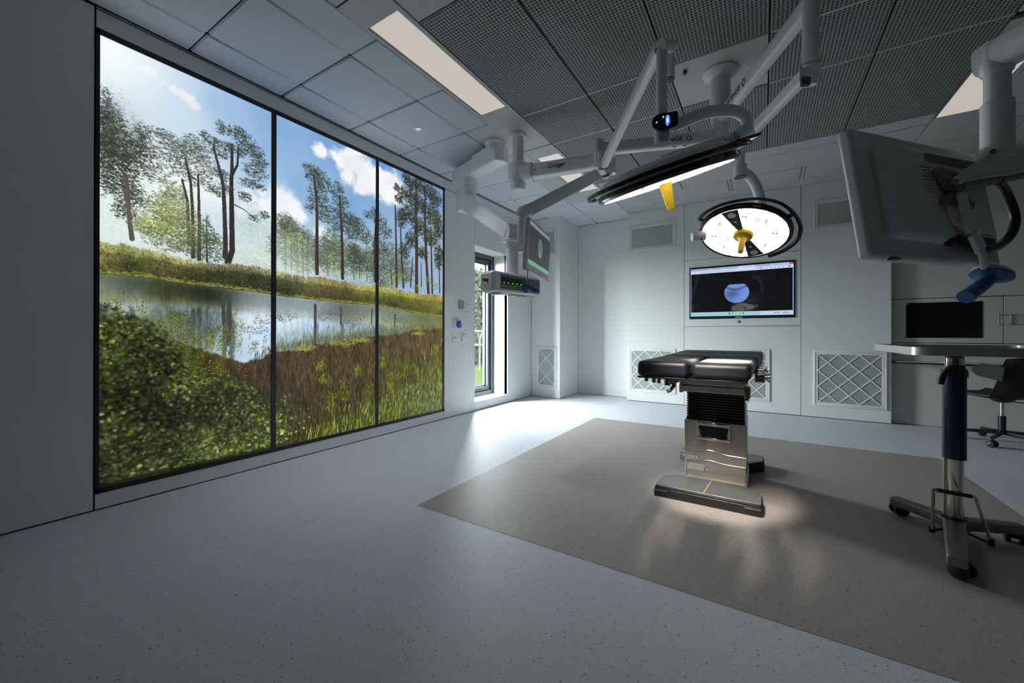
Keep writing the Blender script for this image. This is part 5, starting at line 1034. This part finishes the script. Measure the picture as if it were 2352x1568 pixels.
obj('underside', MB().obox(bxC - Z * .086, ux, uy, Z, .28, .06, .004), GREYP, SBX, bev=.002)
obj('lamp_under', MB().lathe([(.0001, 0), (.05, 0), (.045, -.015), (.0001, -.018)], bxC - Z * .088 - ux * .2), WHITE2, SBX)
for k in (0.02, .13): obj('under_port', MB().obox(bxC - Z * .091 + ux * k, ux, uy, Z, .03, .035, .003), BLACK, SBX)

# ------------------------------------------------------------------ nearest monitor (back view) and its ceiling arm on the right
PXx, PYy = .597, 1.793
RA = thing('monitor_pendant', 'grey-white ceiling arm with thick post at the right edge carrying the nearest monitor', 'monitor arm', (PXx, PYy, 2.0))
top = Vector((PXx, PYy, 1.895))
obj('horizontal_arm', MB().beam(top + Vector((-.02, .03, 0)), Vector((.895, 1.385, 1.904)), .078, .093, .083, .10, rad=.35), WHITE, RA)
obj('ceiling_column', MB().cyl((.895, 1.385, 1.86), (.895, 1.385, CEIL), .07, n=32).lathe([(.0001, CEIL), (.11, CEIL), (.10, CEIL - .02), (.07, CEIL - .04)], (.895, 1.385, 0)), WHITE, RA)
obj('arm_head', MB().lathe([(.0001, 1.937), (.031, 1.937), (.038, 1.927), (.039, 1.862), (.033, 1.84), (.0001, 1.835)], (PXx, PYy, 0), n=32), WHITE, RA)
obj('drop_tube', MB().cyl((PXx, PYy, 1.87), (PXx, PYy, 1.74), .028, n=32), WHITE, RA); obj('drop_sleeve', MB().lathe([(.0001, 1.756), (.030, 1.756), (.035, 1.75), (.035, 1.585), (.0001, 1.58)], (PXx, PYy, 0), n=36), WHITE, RA)
br = [Vector(q) for q in ((0.428,1.537,1.464), (0.434,1.546,1.477), (0.471,1.593,1.51), (0.531,1.672,1.559), (0.598,1.768,1.611), (0.648,1.817,1.629), (0.682,1.851,1.618), (0.693,1.858,1.589), (0.677,1.842,1.552), (0.639,1.8,1.528), (0.565,1.694,1.505), (0.499,1.616,1.483), (0.442,1.551,1.455))]
obj('tilt_bracket', MB().prism(br, Vector((.40, .86, .16)) * .045), WHITE, RA, bev=.006)
for p in ((0.554,1.687,1.574), (0.433,1.534,1.463), (0.446,1.548,1.45)): obj('bracket_bolt', MB().cyl(V(p) - Vector((.4, .86, .1)) * .004, V(p) + Vector((.4, .86, .1)) * .012, .007, n=14), GREYP, RA)
obj('lower_link', MB().beam((0.454,1.582,1.458), (0.68,1.873,1.544), .03, .022, rad=.3), GREYP, RA)
obj('cable_sleeve', MB().tube([(0.579,1.733,1.501), (0.62,1.811,1.486), (0.643,1.838,1.443), (0.65,1.842,1.403), (0.636,1.821,1.36), (0.609,1.793,1.328), (0.557,1.706,1.3), (0.51,1.654,1.29), (0.465,1.601,1.298), (0.434,1.564,1.306)], .0115, n=12, sm=5), BLACK, RA)
RR = [(0.657,0.754,0.003), (-0.745,0.65,-0.148), (-0.114,0.095,0.989)]
ex, ey, ez = [Vector(q) for q in RR]; C2 = Vector((0.404,1.603,1.439)); th = .036
mt2 = thing('monitor', 'large white monitor seen from behind at upper right, blue handle below', 'monitor', C2)
obj('housing', MB().obox(C2 + ey * th / 2, ex, ey, ez, .28, th / 2, .185), WHITE2, mt2, bev=.012, seg=4)
bk = obj('back_bulge', MB().obox(C2 - ey * .012, ex, ey, ez, .215, .022, .135), WHITE2, mt2, bev=.020, seg=4)
obj('terminal_cover', MB().prism([C2 - ey * .034 + ex * a + ez * b for a, b in ((-.02, -.02), (.17, -.02), (.17, -.11), (.02, -.11), (-.01, -.08))], -ey * .012), WHITE2, mt2, bev=.006)
obj('vent_slot', MB().obox(C2 - ey * .034 + ex * .06 + ez * .105, ex, ey, ez, .115, .003, .011), GREYP, mt2)
obj('cable_bay', MB().obox(C2 - ey * .036 + ex * .09 - ez * .133, ex, ey, ez, .08, .006, .014), BLACK, mt2, bev=.004)
obj('side_port', MB().obox(C2 + ey * .004 - ex * .19 - ez * .186, ex, ey, ez, .016, .006, .002), BLACK, mt2)
lab = obj('type_plate', MB().obox(C2 - ey * .0345 - ex * .050 + ez * .035, ex, ey, ez, .045, .0006, .05), WHITE2, mt2)
for k in range(9): obj('print_line', MB().obox(C2 - ey * .0355 - ex * (.065 - .004 * (k % 3)) + ez * (.072 - .009 * k), ex, ey, ez, .022 - .004 * (k % 3), .0004, .0014), GREYP, lab)
for k in range(5): obj('print_mark', MB().obox(C2 - ey * .0355 - ex * .023 + ez * (.062 - .013 * k), ex, ey, ez, .007, .0004, .0035), GREYP, lab)
vs = obj('mount_plate', MB().prism([(0.406,1.545,1.513), (0.417,1.558,1.515), (0.471,1.618,1.506), (0.457,1.59,1.449), (0.435,1.565,1.45), (0.406,1.541,1.494)], ey * .012), GREYP, mt2, bev=.002)
obj('mount_plate', MB().prism([(0.436,1.564,1.445), (0.476,1.61,1.444), (0.506,1.639,1.424), (0.498,1.626,1.403), (0.459,1.582,1.404), (0.423,1.54,1.405), (0.421,1.542,1.423)], ey * .012), GREYP, mt2, bev=.002)
hbar = obj('handle_bar', MB().beam((0.457,1.567,1.434), (0.472,1.559,1.325), .030, .010, rad=.2, up=-ey).beam((0.479,1.568,1.326), (0.502,1.595,1.282), .042, .012, rad=.2, up=-ey).beam((0.502,1.597,1.288), (0.517,1.617,1.236), .022, .010, rad=.2, up=-ey), WHITE2, mt2)
for p in ((0.446,1.533,1.392), (0.465,1.554,1.39), (0.449,1.53,1.369), (0.469,1.554,1.368)): obj('bar_screw', MB().ball(p, .0025, n=8, m=5), CHROME, hbar)
h0 = Vector((0.551,1.686,1.222)); hd = (Vector((0.461,1.593,1.142)) - h0).normalized()
ax_ = (hd * .45 + Vector((-.05, -.05, -.75))).normalized()
obj('handle_disc', MB().lathe([(.0001, -.012), (.034, -.012), (.042, -.004), (.042, 0), (.0001, 0)], h0 - ax_ * .004, ax_, n=30), WHITE2, mt2)
hp = obj('blue_handle', MB().lathe([(.0001, 0), (.043, 0), (.044, .003), (.030, .007), (.017, .016), (.0001, .016)], h0, ax_, n=30).cyl(h0 + ax_ * .010 + hd * .0, h0 + hd * .125, .0165, .019, n=22), BLUEP, mt2); hp['label'] = 'blue plastic handle'

# ------------------------------------------------------------------ outside the tall window
GRASS = mat('lawn', (.0085, .0125, .0035), .9, var=.5, scale=3, spec=0)
ga = struct('ground', MB().box(-40, XL - .5, -12, 45, -.3, -.15), GRASS)
pr = thing('brick_pier', 'pale brick pier just outside the tall window', 'pier', (-4.33, 6.3, -.15)); BRK = mat('pale_brick', (.024, .024, .0235), .85, var=.2, spec=0)
obj('pier_core', MB().box(-4.49, -4.17, 6.08, 6.58, -.15, 3.4), GAP, pr)
for k in range(38):
    z = -.14 + .0925 * k; ox = .10 if k % 2 else .2
    obj('brick', MB().box(-4.5, -4.5 + ox - .008, 6.07, 6.59, z, z + .083), BRK, pr); obj('brick', MB().box(-4.5 + ox, -4.16, 6.07, 6.59, z, z + .083), BRK, pr)
rl = thing('railing', 'white steel railing outside beyond the window glass', 'railing', (-8, 10.5, -.15)); WH2 = mat('white_paint', (.026, .026, .026), .5, spec=0)
for z, h_ in ((1.17, .06), (.70, .05)): obj('rail', MB().box(-8.03, -7.97, 7.5, 13, z - h_ / 2, z + h_ / 2), WH2, rl)
for yy in (9.0, 10.62, 12.2):
    obj('post', MB().beam((-8, yy - .16, 1.15), (-8, yy, .90), .05, .05).beam((-8, yy + .16, 1.15), (-8, yy, .90), .05, .05).beam((-8, yy, .92), (-8, yy, -.15), .06, .06, up=(1, 0, 0)), WH2, rl)
LEAFS = [mat('leaf_%d' % k, c, .8, var=.3, spec=0) for k, c in enumerate(((.011, .013, .008), (.0125, .0145, .0095), (.010, .012, .0065)))]
def bush(name, label, c, rx, rz, n, m, cat):
    t = thing(name, label, cat, (c[0], c[1], -.15)); mb = MB()
    for k in range(n):
        u_ = rng.normal(size=3); u_ /= np.linalg.norm(u_); q = rng.random() ** .4
        p = Vector((c[0] + u_[0] * rx * q, c[1] + u_[1] * rx * q, c[2] + u_[2] * rz * q)); a = Vector(rng.normal(size=3)).normalized(); b = a.orthogonal().normalized(); s_ = .07 + .12 * rng.random()
        mb.add([p - a * s_, p + b * s_ * .5, p + a * s_, p - b * s_ * .5], [(0, 1, 2, 3)])
    o = obj('foliage', mb, m, t, recalc=False); o['kind'] = 'stuff'
    obj('trunk', MB().tube([(c[0], c[1], -.2), (c[0] + .1, c[1] + .1, c[2] * .5), (c[0], c[1], c[2] + rz * .5)], [.14, .10, .03], n=8), mat('bark', (.03, .025, .02), .9) if 'bark' not in bpy.data.materials else bpy.data.materials['bark'], t)
for k, (c, rx, rz, lab) in enumerate((((-13.0, 16.8, 2.0), 2.4, 2.6, 'leafy tree outside, straight beyond the window railing'), ((-15.5, 23.0, 2.2), 3.4, 3.0, 'leafy tree outside, farthest from the window'), ((-10.5, 12.5, .6), 1.3, .9, 'low green bush outside behind the railing'))):
    bush('tree' if k < 2 else 'bush', lab, c, rx, rz, 11000, LEAFS[k], 'tree' if k < 2 else 'bush')

# ------------------------------------------------------------------ big backlit landscape display
LD = thing('landscape_display', 'wall-wide backlit landscape picture of pines and pond in a black frame', 'light wall', (XL, 2.18, SB))
FT = .018
obj('frame', MB().box(XL - .012, XL + .004, SL, SL + FT, SB, ST).box(XL - .012, XL + .004, SR - FT - .012, SR, SB, ST).box(XL - .012, XL + .004, SL, SR, SB, SB + .024).box(XL - .012, XL + .004, SL, SR, ST - .030, ST), FRAMEB, LD, bev=.001)
for a, b in ((1.654, 1.692), (2.672, 2.707)): obj('mullion', MB().box(XL - .012, XL + .004, a, b, SB + .024, ST - .030), FRAMEB, LD)
DMAT = image_mat('landscape_picture', paint_landscape(), DISPLAY_STRENGTH, rough=.3, spec=.3)
PY0, PY1, PZ0, PZ1 = .676, 3.68, .125, 2.838
for a, b in ((.677, 1.656), (1.690, 2.674), (2.705, 3.678)):
    o = obj('display_panel', MB().add([(XL - .004, a, SB + .022), (XL - .004, b, SB + .022), (XL - .004, b, ST - .028), (XL - .004, a, ST - .028)], [(0, 1, 2, 3)]), DMAT, LD, recalc=False)
    uv = o.data.uv_layers.new(name='uv'); us = [(q - PY0) / (PY1 - PY0) for q in (a, b)]; vz = [(q - PZ0) / (PZ1 - PZ0) for q in (SB + .022, ST - .028)]
    uv.data.foreach_set('uv', [us[0], vz[0], us[1], vz[0], us[1], vz[1], us[0], vz[1]])
